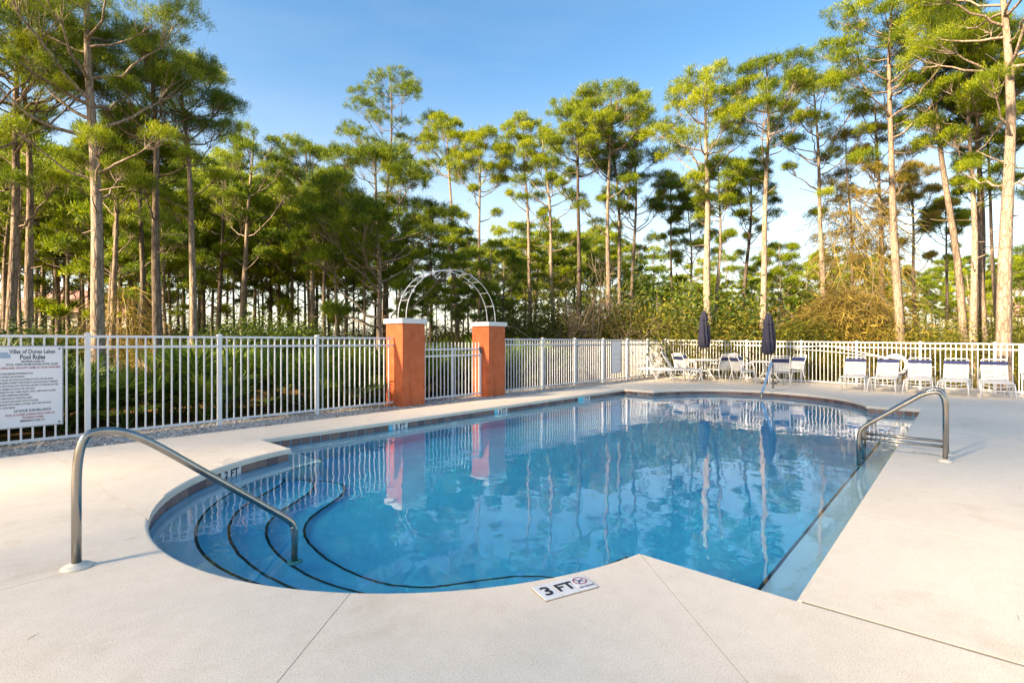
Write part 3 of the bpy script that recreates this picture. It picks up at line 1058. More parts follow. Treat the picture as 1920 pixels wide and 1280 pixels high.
# ------------------------------------------------------------------ stainless rails
def bent(pts, r=0.12, seg=7):
    """polyline with rounded corners"""
    P = [Vector(p) for p in pts]
    out = [P[0]]
    for i in range(1, len(P) - 1):
        a, b, c = P[i - 1], P[i], P[i + 1]
        rr = r if not hasattr(r, '__len__') else r[i - 1]
        d0 = min(rr, (a - b).length * 0.49); d1 = min(rr, (c - b).length * 0.49)
        s0 = b + (a - b).normalized() * d0; s1 = b + (c - b).normalized() * d1
        for k in range(seg + 1):
            t = k / seg
            out.append(s0 * (1 - t) ** 2 + b * (2 * t * (1 - t)) + s1 * t ** 2)
    out.append(P[-1])
    return out
def flange(parent, x, y, z, r=0.075, mat='escutcheon'):
    return MB().lathe([(r, 0), (r, 0.008), (r * 0.85, 0.018), (r * 0.42, 0.022), (r * 0.40, 0.03)], 24).build('flange', M[mat], parent, (x, y, z), smooth=True)
hr = thing('handrail', 'curved stainless steel handrail dropping from the deck onto the entry steps', 'handrail', PF(-2.40, 3.27), RZ)
MB().tube(bent([(0, 0, 0), (0, 0, 0.76), (0.13, 0, 0.80), (0.30, 0, 0.74), (1.29, 0, -0.07), (1.31, 0, -0.14), (1.31, 0, WZ - 0.655)], [0.30, 0.10, 0.22, 0.12, 0.05], 8), 0.0245, 16).build('rail', M['steel'], hr, smooth=True)
flange(hr, 0, 0, 0.0005)
flange(hr, 1.31, 0, WZ - 0.659, 0.06)

gr = thing('grab_rail', 'pair of bent stainless grab rails with cross bars over the pool edge', 'grab rail', PF(4.47, 7.02), RZ)
for k, (x, nm) in enumerate(((0.0, 'rail'), (0.40, 'rail'))):
    rl = MB().tube(bent([(x, 0, 0), (x, 0, 0.77), (x, 0.16, 0.76), (x, 0.76, 0.30), (x, 0.80, 0.20), (x, 0.80, WZ - 0.14)], [0.22, 0.12, 0.10, 0.08], 8), 0.0245, 16).build('rail', M['steel'], gr, smooth=True)
    MB().tube([(x, 0.0, 0.165), (x, 0.80, 0.165)], 0.017, 12).build('cross_bar', M['steel'], rl, smooth=True)
    flange(gr, x, 0, 0.0005, 0.07)
    flange(gr, x, 0.80, WZ - 0.139, 0.05)

fr = thing('handrail', 'far handrail wrapped in a pale blue sleeve before the second umbrella', 'handrail', PF(12.35, 3.22), RZ + math.pi)
MB().tube(bent([(0, 0, 0), (0, 0, 0.72), (0.12, 0, 0.76), (0.25, 0, 0.70), (1.05, 0, -0.03), (1.07, 0, -0.10), (1.07, 0, -0.40)], [0.28, 0.1, 0.2, 0.12, 0.05], 7), 0.024, 12).build('rail', M['steel'], fr, smooth=True)
MB().tube([(0.16 + 0.0, 0, 0.755), (0.25, 0, 0.69), (0.60, 0, 0.372), (1.02, 0, -0.01)], 0.032, 12).build('sleeve', M['bluesleeve'], fr, smooth=True)
flange(fr, 0, 0, 0.0005, 0.07)

# ------------------------------------------------------------------ furniture
def strap_panel(w, p0, p1, k, gap, mat, name, parent, thick=0.006):
    """k straps across a panel running from p0 to p1 in the local yz plane"""
    m_ = MB()
    p0, p1 = Vector(p0), Vector(p1)
    d = (p1 - p0)
    nrm = Vector((0, -d.z, d.y)).normalized()
    for i in range(k):
        a = p0 + d * (i + gap / 2) / k; b = p0 + d * (i + 1 - gap / 2) / k
        vs_ = []
        for q in (a, b):
            for x in (-w / 2, w / 2):
                for s in (-1, 1):
                    qq = q + nrm * (s * thick / 2)
                    vs_.append((x, qq.y, qq.z))
        m_.add(vs_, [(0, 2, 3, 1), (4, 5, 7, 6), (0, 1, 5, 4), (2, 6, 7, 3), (1, 3, 7, 5), (0, 4, 6, 2)])
    return m_.build(name, mat, parent)

def make_lounger(label, group=None):
    """strap lounger; local +y points to the foot end, origin under the middle"""
    t = thing('lounger', label, 'lounger', group=group)
    w, L = 0.50, 1.62
    y_h, y_f, y_b = -0.10, 0.82, -0.62            # back hinge, foot end, back legs
    zs = 0.37
    for sx in (-1, 1):
        x = sx * w / 2
        MB().tube([(x, -0.78, zs - 0.01), (x, y_f, zs)], 0.0155, 8).build('side_rail', M['white'], t, smooth=True)
        MB().tube(bent([(x, y_f - 0.42, 0.01), (x * 1.10, y_f - 0.34, zs - 0.03), (x * 1.10, y_f - 0.06, zs - 0.01), (x * 1.22, y_f + 0.02, 0.01)], 0.10, 5), 0.014, 8).build('leg', M['white'], t, smooth=True)
        MB().tube(bent([(x, y_h - 0.55, 0.01), (x * 1.06, y_h - 0.40, zs - 0.02), (x * 1.06, y_h - 0.12, zs - 0.02), (x, y_h + 0.10, 0.01)], 0.08, 5), 0.014, 8).build('leg', M['white'], t, smooth=True)
        MB().tube([(x * 0.98, y_h - 0.30, 0.70), (x * 0.98, y_h - 0.68, zs - 0.01)], 0.009, 6).build('back_strut', M['white'], t, smooth=True)
    MB().tube([(-w / 2, y_f, zs), (w / 2, y_f, zs)], 0.0155, 8).build('foot_bar', M['white'], t, smooth=True)
    MB().tube(bent([(-w * 0.55, y_f - 0.06, zs - 0.05), (-w * .2, y_f - 0.06, zs - 0.10), (w * .2, y_f - 0.06, zs - 0.10), (w * 0.55, y_f - 0.06, zs - 0.05)], 0.12, 5), 0.010, 6).build('sag_bar', M['white'], t, smooth=True)
    MB().tube([(-w / 2, -0.78, zs - 0.01), (w / 2, -0.78, zs - 0.01)], 0.013, 8).build('head_bar', M['white'], t, smooth=True)
    b0 = (0, y_h, zs + 0.015); b1 = Vector((0, y_h - 0.34, 0.885))
    fr_ = MB().tube(bent([(-w * .46, b0[1], b0[2]), (-w * .46, b1.y, b1.z), (w * .46, b1.y, b1.z), (w * .46, b0[1], b0[2])], 0.05, 5), 0.014, 8)
    fr_.build('back_frame', M['white'], t, smooth=True)
    strap_panel(w, (0, y_h + 0.02, zs + 0.018), (0, y_f - 0.02, zs + 0.018), 13, 0.16, M['strap'], 'seat', t)
    bb0 = Vector(b0); bb1 = b1
    strap_panel(w * 0.98, bb0.lerp(bb1, 0.04) + Vector((0, 0.016, 0)), bb0.lerp(bb1, 0.73) + Vector((0, 0.016, 0)), 6, 0.2, M['strap'], 'backrest', t)
    strap_panel(w * 0.99, bb0.lerp(bb1, 0.74) + Vector((0, 0.018, 0)), bb0.lerp(bb1, 0.90) + Vector((0, 0.018, 0)), 1, 0.0, M['navy'], 'head_band', t, 0.010)
    return t

face = math.atan2(-PU.y, -PU.x) - R(90)           # local +y looks along -a
lg0 = make_lounger('white strap lounger with navy head band directly behind the tail of the rescue pole', 'loungers in a row before the back fence')
spots = [(4.86, 'white lounger with navy head band at the end of the row nearest the umbrella tables'),
         (5.58, 'white lounger with navy head band standing under the ring buoy'),
         (6.28, 'white lounger with navy head band in the middle of the row of five'),
         (6.99, 'white lounger with navy head band, second from the notice board'),
         (7.72, 'white lounger with navy head band next to the notice board')]
for i, (b, lab) in enumerate(spots):
    p = PF(14.12 - 0.02 * i, b)
    o = lg0 if i == 0 else copy_tree(lg0)
    o.location = p; o.rotation_euler[2] = face + R((3, -2, 1, -3, 2)[i]); o['label'] = lab
for (x, y, rz, lab) in ((4.98, 17.55, R(-108), 'white lounger with navy head band by the corner, closest to the blank panel'),
                        (5.35, 16.75, R(-112), 'white lounger with navy head band beside the corner, closest to the table')):
    o = copy_tree(lg0, None, (x, y, 0), rz, lab)
    o['group'] = 'pair of loungers by the fence corner'; o.scale = (1.05, 1.0, 1.13)

def make_chair(label, group):
    """strap dining armchair; local +y is the front"""
    t = thing('chair', label, 'chair', group=group)
    w = 0.54
    for sx in (-1, 1):
        x = sx * w / 2
        MB().tube(bent([(x, 0.27, 0.01), (x, 0.22, 0.40), (x, 0.16, 0.62), (x, -0.20, 0.60)], 0.09, 5), 0.013, 8).build('armrest', M['white'], t, smooth=True)
        MB().tube(bent([(x * .96, -0.32, 0.01), (x * .96, -0.20, 0.40), (x * .94, -0.24, 0.60), (x * .92, -0.36, 0.90)], 0.1, 5), 0.013, 8).build('leg', M['white'], t, smooth=True)
        MB().tube([(x * .98, 0.24, 0.40), (x * .96, -0.22, 0.39)], 0.012, 8).build('seat_rail', M['white'], t, smooth=True)
    MB().tube([(-w * .46, -0.36, 0.90), (w * .46, -0.36, 0.90)], 0.013, 8).build('top_bar', M['white'], t, smooth=True)
    MB().tube([(-w * .46, -0.335, 0.835), (w * .46, -0.335, 0.835)], 0.011, 8).build('back_bar', M['white'], t, smooth=True)
    strap_panel(w * .96, (0, 0.24, 0.415), (0, -0.21, 0.405), 7, 0.16, M['strap'], 'seat', t)
    strap_panel(w * .92, (0, -0.205, 0.44), (0, -0.265, 0.70), 4, 0.12, M['strap'], 'backrest', t)
    strap_panel(w * .93, (0, -0.268, 0.71), (0, -0.325, 0.82), 1, 0.0, M['navy'], 'head_band', t, 0.010)
    return t
def make_table(label):
    t = thing('table', label, 'table')
    MB().lathe([(0.03, 0.675), (0.52, 0.675), (0.545, 0.682), (0.55, 0.70), (0.54, 0.712), (0.03, 0.712)], 36).build('table_top', M['white'], t, smooth=False)
    for k in range(4):
        a = R(45 + 90 * k)
        c, s = math.cos(a), math.sin(a)
        MB().tube(bent([(0.10 * c, 0.10 * s, 0.67), (0.13 * c, 0.13 * s, 0.35), (0.40 * c, 0.40 * s, 0.015)], 0.2, 6), 0.020, 8, flat=1.0).build('leg', M['white'], t, smooth=True)
    MB().lathe([(0.135, 0.30), (0.14, 0.31), (0.14, 0.33), (0.135, 0.34)], 16).build('leg_ring', M['white'], t)
    return t
def make_umbrella(label, h, tip):
    t = thing('umbrella', label, 'umbrella')
    MB().lathe([(0.24, 0.0), (0.24, 0.03), (0.20, 0.06), (0.05, 0.085), (0.035, 0.30)], 24).build('base', M['bronze'], t, smooth=False)
    MB().tube([(0, 0, 0.05), (0, 0, h - 0.05)], 0.019, 10).build('pole', M['bronze'], t, smooth=True)
    zb = h - 1.32
    fold = lambda a, i: 1 + 0.26 * (abs(math.sin(4.5 * a + 0.35 * i)) * 1.6 - 1) + 0.10 * math.sin(3 * a + i * .7)
    MB().lathe([(0.10, zb), (0.155, zb + 0.06), (0.185, zb + 0.16), (0.185, zb + 0.36), (0.165, zb + 0.62), (0.14, zb + 0.86), (0.115, zb + 1.05), (0.07, zb + 1.2), (0.03, zb + 1.27)], 48, mod=fold).build('canopy', M['canopy'], t, smooth=True)
    fold2 = lambda a, i: 1 + 0.10 * math.sin(8 * a)
    MB().lathe([(0.135, zb + 0.93), (0.145, zb + 0.955), (0.12, zb + 1.08), (0.085, zb + 1.20), (0.035, zb + 1.29)], 48, mod=fold2).build('vent', M['canopy'], t, smooth=True)
    MB().lathe([(0.168, zb + 0.40), (0.172, zb + 0.41), (0.170, zb + 0.45), (0.164, zb + 0.46)], 32).build('tie_strap', M['navy'], t)
    MB().lathe([(0.018, zb + 1.28), (0.022, zb + 1.30), (0.010, zb + 1.33)], 10).build('finial', M['bronze'], t)
    return t
tables = [(at(1320, 17.75), 2.42, 'near the loungers in the corner', [200, 115, 20, -70]),
          (at(1441, 16.15), 2.24, 'behind the blue sleeved handrail', [185, 120, 10, -100])]
ch0 = None
chair_lab = [['white strap chair with navy band facing away from the corner loungers, table by the corner', 'white strap chair with navy band between corner umbrella and back fence', 'white strap chair with navy band on the gap side of the corner table', 'white strap chair with its back to the pool at the corner table'],
             ['white strap chair with navy band on the gap side of the second table', 'white strap chair with navy band between second umbrella and back fence', 'white strap chair with navy band on the lounger row side of the second table', 'white strap chair with its back to the pool behind the blue handrail']]
for k, (p, h, where, angs) in enumerate(tables):
    tb = make_table('round white patio table with a closed navy umbrella ' + where)
    tb.location = p; tb.rotation_euler[2] = R(20 * k)
    um = make_umbrella('closed navy umbrella standing through the round table ' + where, h, 0)
    um.location = p
    for j, ang in enumerate(angs):
        if ch0 is None:
            c = ch0 = make_chair('', 'chairs at the umbrella tables')
        else:
            c = copy_tree(ch0)
        a = R(ang)
        c.location = p + Vector((math.cos(a), math.sin(a), 0)) * (0.80 + 0.05 * ((j * 7 + k) % 3))
        c.rotation_euler[2] = a + R(90) + R((4, -7, 6, -3)[j])
        c['label'] = chair_lab[k][j]

# rescue pole, hook and ring buoy on the back fence
rp = thing('rescue_pole', 'long white rescue pole with hooked end lying along the back fence', 'rescue pole', on_back(4.75, 0.06), BRZ)
def bf(s, z, off=0.0):
    return (s - 4.75, -off, z)
MB().tube([bf(4.7, 1.11), bf(5.6, 1.21), bf(6.4, 1.05), bf(7.05, 0.90), bf(7.7, 0.80), bf(8.3, 0.62)], 0.014, 8).build('pole', M['white'], rp, smooth=True)
MB().tube([bf(4.75, 1.07, .02), bf(5.5, 1.04, .02), bf(6.6, 0.93, .02), bf(7.2, 0.87, .02)], 0.012, 8).build('brush_pole', M['white'], rp, smooth=True)
MB().tube(bent([bf(4.7, 1.11), bf(4.45, 1.16), bf(4.05, 1.12), bf(3.95, 0.98)], 0.15, 6), 0.010, 8).build('hook', M['white'], rp, smooth=True)
rbuoy = thing('ring_buoy', 'pale ring buoy hung on the back fence above a lounger', 'ring buoy', on_back(7.42, 0.09, 0.66), BRZ)
mb = MB()
P_ = [(0.27 * math.cos(2 * math.pi * i / 28), 0, 0.27 * math.sin(2 * math.pi * i / 28)) for i in range(29)]
mb.tube(P_, 0.05, 10, cap=False).build('ring', M['strap'], rbuoy, smooth=True)
mb = MB()
for k in range(4):
    a = R(45 + 90 * k)
    mb.box((0.27 * math.cos(a), 0, 0.27 * math.sin(a)), (0.06, 0.108, 0.11))
P2 = [(0.335 * math.cos(2 * math.pi * i / 28), 0.0, 0.335 * math.sin(2 * math.pi * i / 28)) for i in range(29)]
MB().tube(P2, 0.007, 5, cap=False).build('grab_line', M['navy'], rbuoy, smooth=True)
# ------------------------------------------------------------------ vegetation builders
UP = np.array([0, 0, 1.0])
def nrm(v):
    return v / (np.linalg.norm(v, axis=-1, keepdims=True) + 1e-9)

def np_tube(V, F, pts, rad, seg):
    pts = np.asarray(pts, float); n_ = len(pts)
    rad = np.asarray(rad, float)
    t = np.gradient(pts, axis=0); t = nrm(t)
    ref = np.array([1.0, 0.13, 0.0]) if abs(t[0][2]) > 0.8 else UP
    nx = nrm(np.cross(t, ref)); ny = np.cross(t, nx)
    a = np.linspace(0, 2 * np.pi, seg, endpoint=False)
    ring = pts[:, None] + rad[:, None, None] * (nx[:, None] * np.cos(a)[None, :, None] + ny[:, None] * np.sin(a)[None, :, None])
    off = sum(len(x) for x in V)
    V.append(ring.reshape(-1, 3))
    i = np.arange(n_ - 1)[:, None]; k = np.arange(seg)[None]
    k2 = (k + 1) % seg
    F.append((np.stack([i * seg + k, i * seg + k2, (i + 1) * seg + k2, (i + 1) * seg + k], -1) + off).reshape(-1, 4))

def blades(centres, dirs, rng, n, length, width, spread, up=0.25, back=0.06):
    """n narrow triangles bursting from every centre; returns V, F"""
    T = len(centres)
    d = nrm(dirs[:, None] * 0.75 + UP * up + rng.normal(0, spread, (T, n, 3)))
    ln = length * rng.uniform(0.6, 1.15, (T, n, 1))
    base = centres[:, None] + rng.normal(0, back, (T, n, 3))
    tip = base + d * ln
    side = nrm(np.cross(d, rng.normal(0, 1, (T, n, 3)))) * (width * rng.uniform(0.7, 1.3, (T, n, 1)) / 2)
    mid = base + d * ln * 0.55
    V = np.stack([base, mid + side, tip, mid - side], 2).reshape(-1, 3)
    F = np.arange(len(V)).reshape(-1, 4)
    return V, F

def curve_pts(p0, d, L, k, rng, upturn=0.3, wig=0.12):
    pts = [p0]
    d = d.copy()
    for i in range(k):
        d = nrm(d + UP * upturn / k + rng.normal(0, wig, 3))
        pts.append(pts[-1] + d * L / k)
    return np.array(pts)

def pine_meshes(seed, H, cb, cr, tr, lean=(0, 0), nl=18, nb=22, bl=0.24, bw=0.020, mat='needle', bark='bark', dens=1.0, flat=0.5, asym=None, stubs=3, fork=None):
    """tall pine: bare trunk, open limbs, needle tufts in clumps at the branch ends"""
    rng = np.random.default_rng(seed)
    V, F = [], []
    k = 16
    z = np.linspace(0, H, k)
    t = z / H
    ph = rng.uniform(0, 6.28, 4)
    wob = 0.010 * H
    tp = np.stack([lean[0] * t ** 1.15 + wob * np.sin(t * 5 + ph[0]) * t + wob * .5 * np.sin(t * 11 + ph[1]) * t,
                   lean[1] * t ** 1.15 + wob * np.sin(t * 4.3 + ph[2]) * t, z - 0.12], -1)
    rad = tr * (1.0 - 0.80 * t ** 1.1) * (1 + 0.35 * np.exp(-t * 26))
    rad = np.maximum(rad, 0.012)
    np_tube(V, F, tp, rad, 10)
    trunk_at = lambda zz: np.array([np.interp(zz, z, tp[:, i]) for i in range(3)])
    rad_at = lambda zz: np.interp(zz, z, rad)
    C, D = [], []
    az0 = rng.uniform(0, 6.28)
    for q in range(stubs):                            # dead stubs under the crown
        zz = rng.uniform(0.45 * cb, cb)
        a = rng.uniform(0, 6.28)
        d = np.array([math.cos(a), math.sin(a), rng.uniform(-.1, .5)])
        L = rng.uniform(0.3, 1.0)
        pts = curve_pts(trunk_at(zz), nrm(d), L, 3, rng, 0.1, 0.15)
        np_tube(V, F, pts, np.linspace(rad_at(zz) * .22, 0.008, 4), 4)
    zc = cb + (H - cb) * 0.30                          # the crown is a flattened dome about this height
    ch = H - zc
    n_low = max(2, nl // 6)
    for i in range(nl + n_low):
        a = az0 + i * 2.4 + rng.normal(0, .3)
        sp = -0.25 + 1.25 * ((i % nl) + rng.uniform(0, 1)) / nl
        sp = min(sp, 0.99)
        hr = cr * math.sqrt(max(0.02, 1 - max(sp, 0) ** 2.2)) * rng.uniform(.70, 1.06)
        if sp < 0: hr *= rng.uniform(.75, 1.05)
        if asym is not None:
            hr *= 1 + asym[1] * math.cos(a - asym[0])
        tz = zc + ch * sp * rng.uniform(.9, 1.0)
        if i >= nl:                                     # a few straggling low limbs with small pads
            tz = cb - rng.uniform(0, .30) * cb; hr = cr * rng.uniform(.35, .8)
        zs = min(max(tz - hr * math.tan(R(rng.uniform(18, 46))), 0.62 * cb), H * .97)
        p0 = trunk_at(zs)
        ax_ = trunk_at(min(max(tz, 0), H))
        tip = np.array([ax_[0] + hr * math.cos(a), ax_[1] + hr * math.sin(a), tz])
        ctl = p0 + (tip - p0) * np.array([.60, .60, .22]) + rng.normal(0, .07, 3) * hr
        tt = np.linspace(0, 1, 8)[:, None]
        pts = (1 - tt) ** 2 * p0 + 2 * tt * (1 - tt) * ctl + tt ** 2 * tip
        pts[1:-1] += rng.normal(0, .022, (6, 3)) * max(hr, .6)
        L = np.linalg.norm(tip - p0)
        r0 = max(0.016, min(rad_at(zs) * 0.55, 0.015 * L + 0.012))
        np_tube(V, F, pts, np.linspace(r0, 0.008, 8), 5)
        pr = cr * rng.uniform(.20, .33) * (0.62 if i >= nl else 1.0)
        ns = int(round(rng.uniform(8, 12) * dens))
        th0 = rng.uniform(0, 6.28)
        for j in range(ns):
            th = th0 + j * 2.4
            rr_ = math.sqrt((j + .6) / ns)
            off = np.array([pr * rr_ * math.cos(th), pr * rr_ * math.sin(th), pr * (.42 * (1 - rr_ ** 2) + rng.normal(0, .10))])
            e = tip + off
            s0 = pts[5] if rr_ > .5 else pts[6]
            m_ = (s0 + e) / 2 + rng.normal(0, .05, 3) * pr + np.array([0, 0, -.10 * pr])
            np_tube(V, F, np.array([s0, m_, e]), [.010, .007, .004], 3)
            dd0 = nrm(e - m_)
            for q in range(max(2, int(round(rng.uniform(3.2, 5.6) * dens * max(.8, (pr / .42) ** 1.1))))):
                dd = nrm(dd0 * .7 + rng.normal(0, .5, 3) + UP * .45)
                C.append(e + rng.normal(0, .15, 3) * pr * np.array([1, 1, .6])); D.append(dd)
        for q in range(int(2 * dens)):                  # thin sprays along the limb
            k_ = rng.integers(3, 7)
            C.append(pts[k_] + rng.normal(0, .12, 3)); D.append(nrm(rng.normal(0, .5, 3) + UP))
    C = np.array(C); D = np.array(D)
    NV, NF = blades(C, D, rng, nb, bl, bw, 0.62)
    tm = tri_mesh('trunk', np.concatenate(V), np.concatenate(F), M[bark])
    tm.polygons.foreach_set('use_smooth', [True] * len(tm.polygons))
    cm = tri_mesh('crown', NV, NF, M[mat])
    return tm, cm

def place_tree(meshes, name, label, loc, rz=0.0, group=None, scale=None):
    t = thing(name, label, 'tree', loc, rz, group)
    if scale: t.scale = scale
    put(meshes[0], 'trunk', t); put(meshes[1], 'crown', t)
    return t

def tree_at(pb, d, ytop, ycb, hw, tw, label, ptop=None, seed=1, name='pine_tree', **kw):
    """a pine given by where it stands, how high it reaches and how wide its crown is"""
    H = max(2.5, (640 - ytop) / 960 * d + CAMH + 0.085)
    cb = min(max(1.0, (640 - ycb) / 960 * d + CAMH), H - 1.0)
    cr = hw / 960 * d * 0.92
    lean = ((ptop - pb) / 960 * d if ptop is not None else 0.0, 0.0)
    ms = pine_meshes(seed, H, cb, cr, tw / 960 * d / 2, lean, **kw)
    p = at(pb, d, -0.085)
    return place_tree(ms, name, label, p)

# ------------------------------------------------------------------ the pines one can tell apart
# (x, distance, top, crown base, crown half width, trunk width, label, x of the top)
PINES = [
    (16, 12.6, -70, 235, 125, 19, 'leaning pine with a pale trunk crossing its slimmer twin behind the rules board', 44, {}),
    (58, 13.2, -40, 215, 110, 17, 'slimmer twin pine crossing the leaning trunk behind the rules board', 38, {}),
    (186, 11.6, -210, 170, 185, 25, 'tall thick pine behind the fence post next to the rules board', 160, dict(nl=24)),
    (206, 15.5, 245, 350, 80, 13, 'thin bent pine leaning away beside the thick trunk', 232, {}),
    (268, 16.5, 215, 350, 85, 13, 'dark slender pine standing between the bent pine and the forked pine', 262, dict(mat='needledark', bark='barkdark')),
    (297, 13.6, 75, 245, 135, 19, 'straight pine with a forked dark crown, left of the bright crowned pine', 284, dict(mat='needledark')),
    (363, 15.0, 108, 275, 92, 15, 'pine with a pale trunk under a bright yellow green crown', 350, {}),
    (452, 21, 248, 420, 78, 12, 'pine with a grey trunk and a thin open crown beyond the middle of the fence', 470, dict(mat='needledark')),
    (588, 23, 268, 380, 68, 11, 'pine with a small dark crown above the fence post near the pillar', 575, dict(mat='needledark')),
    (722, 29, 142, 290, 92, 9, 'tall pine with an open rounded crown high above the gate', 728, dict(dens=.95)),
    (712, 19.5, 285, 540, 150, 12, 'low spreading pine with heavy green boughs left of the arch', 705, dict(nl=30, dens=1.15, flat=.8)),
    (858, 27, 222, 330, 58, 9, 'slim pine with a wind-swept crown above the arch', 842, {}),
    (897, 26, 250, 350, 62, 9, 'slim pine with a bare orange trunk rising behind the second pillar', 903, {}),
    (995, 26, 226, 330, 55, 9, 'slender pine with a sparse crown and one dead snag limb', 986, dict(stubs=6)),
    (1042, 25, 242, 400, 66, 9, 'twisted pine with wide bare limbs next to the snag pine', 1018, dict(stubs=7, dens=.95)),
    (1088, 23, 182, 320, 78, 11, 'dark trunked pine rising from the bare thicket', 1078, dict(mat='needledark', bark='barkdark')),
    (1137, 23, 168, 280, 92, 11, 'tall pine with the widest crown in the middle cluster', 1148, {}),
    (1164, 24, 205, 330, 62, 9, 'thin pine close behind the widest crowned pine', 1152, dict(bark='barkdark')),
    (1178, 25, 268, 420, 68, 9, 'leaning pine with drooping dark boughs at the edge of the middle cluster', 1196, dict(mat='needledark')),
    (1257, 27, 332, 410, 40, 7, 'small thin pine with a tufted top in the open gap', 1260, {}),
    (1296, 27, 368, 500, 46, 7, 'small bushy pine in the gap beside the tufted one', 1292, dict(nl=22)),
    (1330, 20.5, 142, 300, 98, 16, 'straight tall pine with a flat round crown behind the corner umbrella', 1320, {}),
    (1338, 20.9, 300, 400, 55, 9, 'slim second stem beside the pine behind the corner umbrella', 1352, dict(stubs=2)),
    (1390, 24, 300, 430, 50, 10, 'crooked dark pine between the two umbrella pines', 1408, dict(stubs=7, bark='barkdark', dens=.95)),
    (1430, 20.5, 120, 250, 92, 14, 'tall pine with a domed bright crown behind the second umbrella', 1438, {}),
    (1464, 21.5, 455, 560, 45, 5, 'young pine sapling beside the second umbrella', 1462, dict(nl=12)),
    (1547, 21.5, 130, 300, 80, 11, 'vine draped pine with a thin top above the golden thicket', 1528, dict(dens=.95, stubs=7)),
    (1600, 22, 250, 520, 70, 8, 'half dead pine with rusty needles above the golden thicket', 1590, dict(mat='needlegold', stubs=9, dens=.7)),
    (1658, 21.5, 190, 400, 72, 12, 'vine wrapped pine next to the pale straight trunk', 1638, dict(mat='needlegold', stubs=6, dens=.95)),
    (1690, 18, -12, 165, 128, 17, 'very tall pine with a pale straight trunk behind the row of loungers', 1664, dict(nl=22)),
    (1720, 25, 310, 430, 55, 8, 'thin pine with reddish lower needles right of the pale trunk', 1704, dict(mat='needlegold')),
    (1776, 25, 375, 440, 40, 7, 'small black stemmed pine between the pale trunk and the leaning one', 1772, dict(bark='barkdark')),
    (1812, 17.5, 5, 140, 92, 15, 'pine leaning towards the pool with a pale sunlit trunk', 1742, {}),
    (1826, 17, 100, 300, 95, 14, 'pale pine of the tight cluster with the lowest green boughs', 1816, {}),
    (1838, 17.6, 40, 210, 90, 13, 'dark stemmed pine inside the tight cluster', 1832, dict(bark='barkdark', mat='needledark')),
    (1850, 17.2, 60, 250, 85, 11, 'thin pale pine at the outside of the tight cluster', 1826, {}),
    (1872, 18.5, 150, 300, 75, 8, 'slender curved stem behind the thickest pine', 1846, {}),
    (1882, 13.6, -190, 120, 165, 25, 'thickest pine with a tall bare trunk near the notice board', 1884, dict(nl=22)),
    (1990, 16, -40, 430, 130, 16, 'pine whose boughs reach in beside the notice board', 1990, dict(mat='needledark')),
    (-60, 11.5, -120, 200, 190, 20, 'pine whose crown overhangs the rules board end of the fence', -50, dict(mat='needle')),
]
for i, (pb, d, yt, yc, hw, tw, lab, ptop, kw) in enumerate(PINES):
    near = d < 16.5
    k2 = dict(nb=42 if near else 30, bl=0.155 if near else 0.175, bw=0.0088 if near else 0.0145, stubs=5, nl=20, dens=1.0)
    k2.update(kw)
    tree_at(pb, d, yt, yc, hw, tw, lab, ptop, 100 + i, **k2)

# ------------------------------------------------------------------ woods behind: copies of a few pines
protos = []
for i, (H, cb, cr, tr, mt, bk) in enumerate([(11, 7.2, 2.0, 0.13, 'needledark', 'bark'), (12, 8.6, 1.8, 0.12, 'needle', 'bark'), (9.5, 5.0, 2.1, 0.12, 'needledark', 'barkdark'),
                                             (10, 5.6, 1.9, 0.11, 'needle', 'barkdark'), (12.5, 9.6, 1.7, 0.12, 'needledark', 'bark'), (8, 3.0, 1.9, 0.10, 'needle', 'bark')]):
    protos.append(pine_meshes(500 + i, H, cb, cr, tr, (0.3 * math.sin(i), 0.2), nl=16, nb=12, bl=0.27, bw=0.032, mat=mt, bark=bk, dens=1.0, stubs=6))
PH = [11, 12, 9.5, 10, 12.5, 8]
LAB = ['dark crowned pine', 'bright crowned slender pine', 'low branched dark pine',
       'low branched bright pine', 'high crowned bare stemmed pine', 'young bushy pine']
rr = random.Random(11)
def skyline(px):
    pts = [(-200, 200), (0, 240), (200, 255), (430, 300), (520, 330), (600, 330), (700, 360), (830, 400), (930, 440), (1000, 430), (1080, 440), (1130, 470), (1180, 500), (1250, 500), (1350, 520), (1500, 500), (1650, 505), (1800, 500), (1950, 490), (2100, 480)]
    return float(np.interp(px, [p[0] for p in pts], [p[1] for p in pts]))
def zone(px):
    for lim, w in ((130, 'behind the rules board'), (420, 'between the rules board and the bright crowned pine'), (640, 'behind the plain stretch of fence'), (960, 'behind the gate and its arch'), (1300, 'far beyond the fence corner'), (1620, 'far behind the umbrella tables')):
        if px < lim: return w
    return 'far behind the row of loungers'
def wood(px, d, sl, kind):
    lab = LAB[kind] + ' ' + zone(px)
    H = (640 - sl) / 960 * d + CAMH
    s = H / PH[kind]
    place_tree(protos[kind], 'pine_tree', lab, at(px, d, -0.085), rr.uniform(0, 6.28), lab.replace('pine ', 'pines '),
               (s * rr.uniform(.85, 1.15), s * rr.uniform(.85, 1.15), s))
for i in range(100):                                     # dense woods on the gate side
    px = -190 + 1130 * (i + rr.random()) / 100
    d = rr.uniform(19, 42)
    sl = skyline(px) + rr.uniform(-8, 190) * (0.4 + 0.6 * rr.random())
    wood(px, d, min(sl, 560), rr.choice([0, 1, 2, 3, 4, 0, 2, 3, 5]))
for i in range(78):                                     # thinner far trees on the lounger side
    px = 930 + 1150 * (i + rr.random()) / 78
    d = rr.uniform(30, 66)
    sl = skyline(px) + rr.uniform(-45, 60)
    wood(px, d, min(sl, 585), rr.choice([0, 1, 2, 3, 5, 5]))

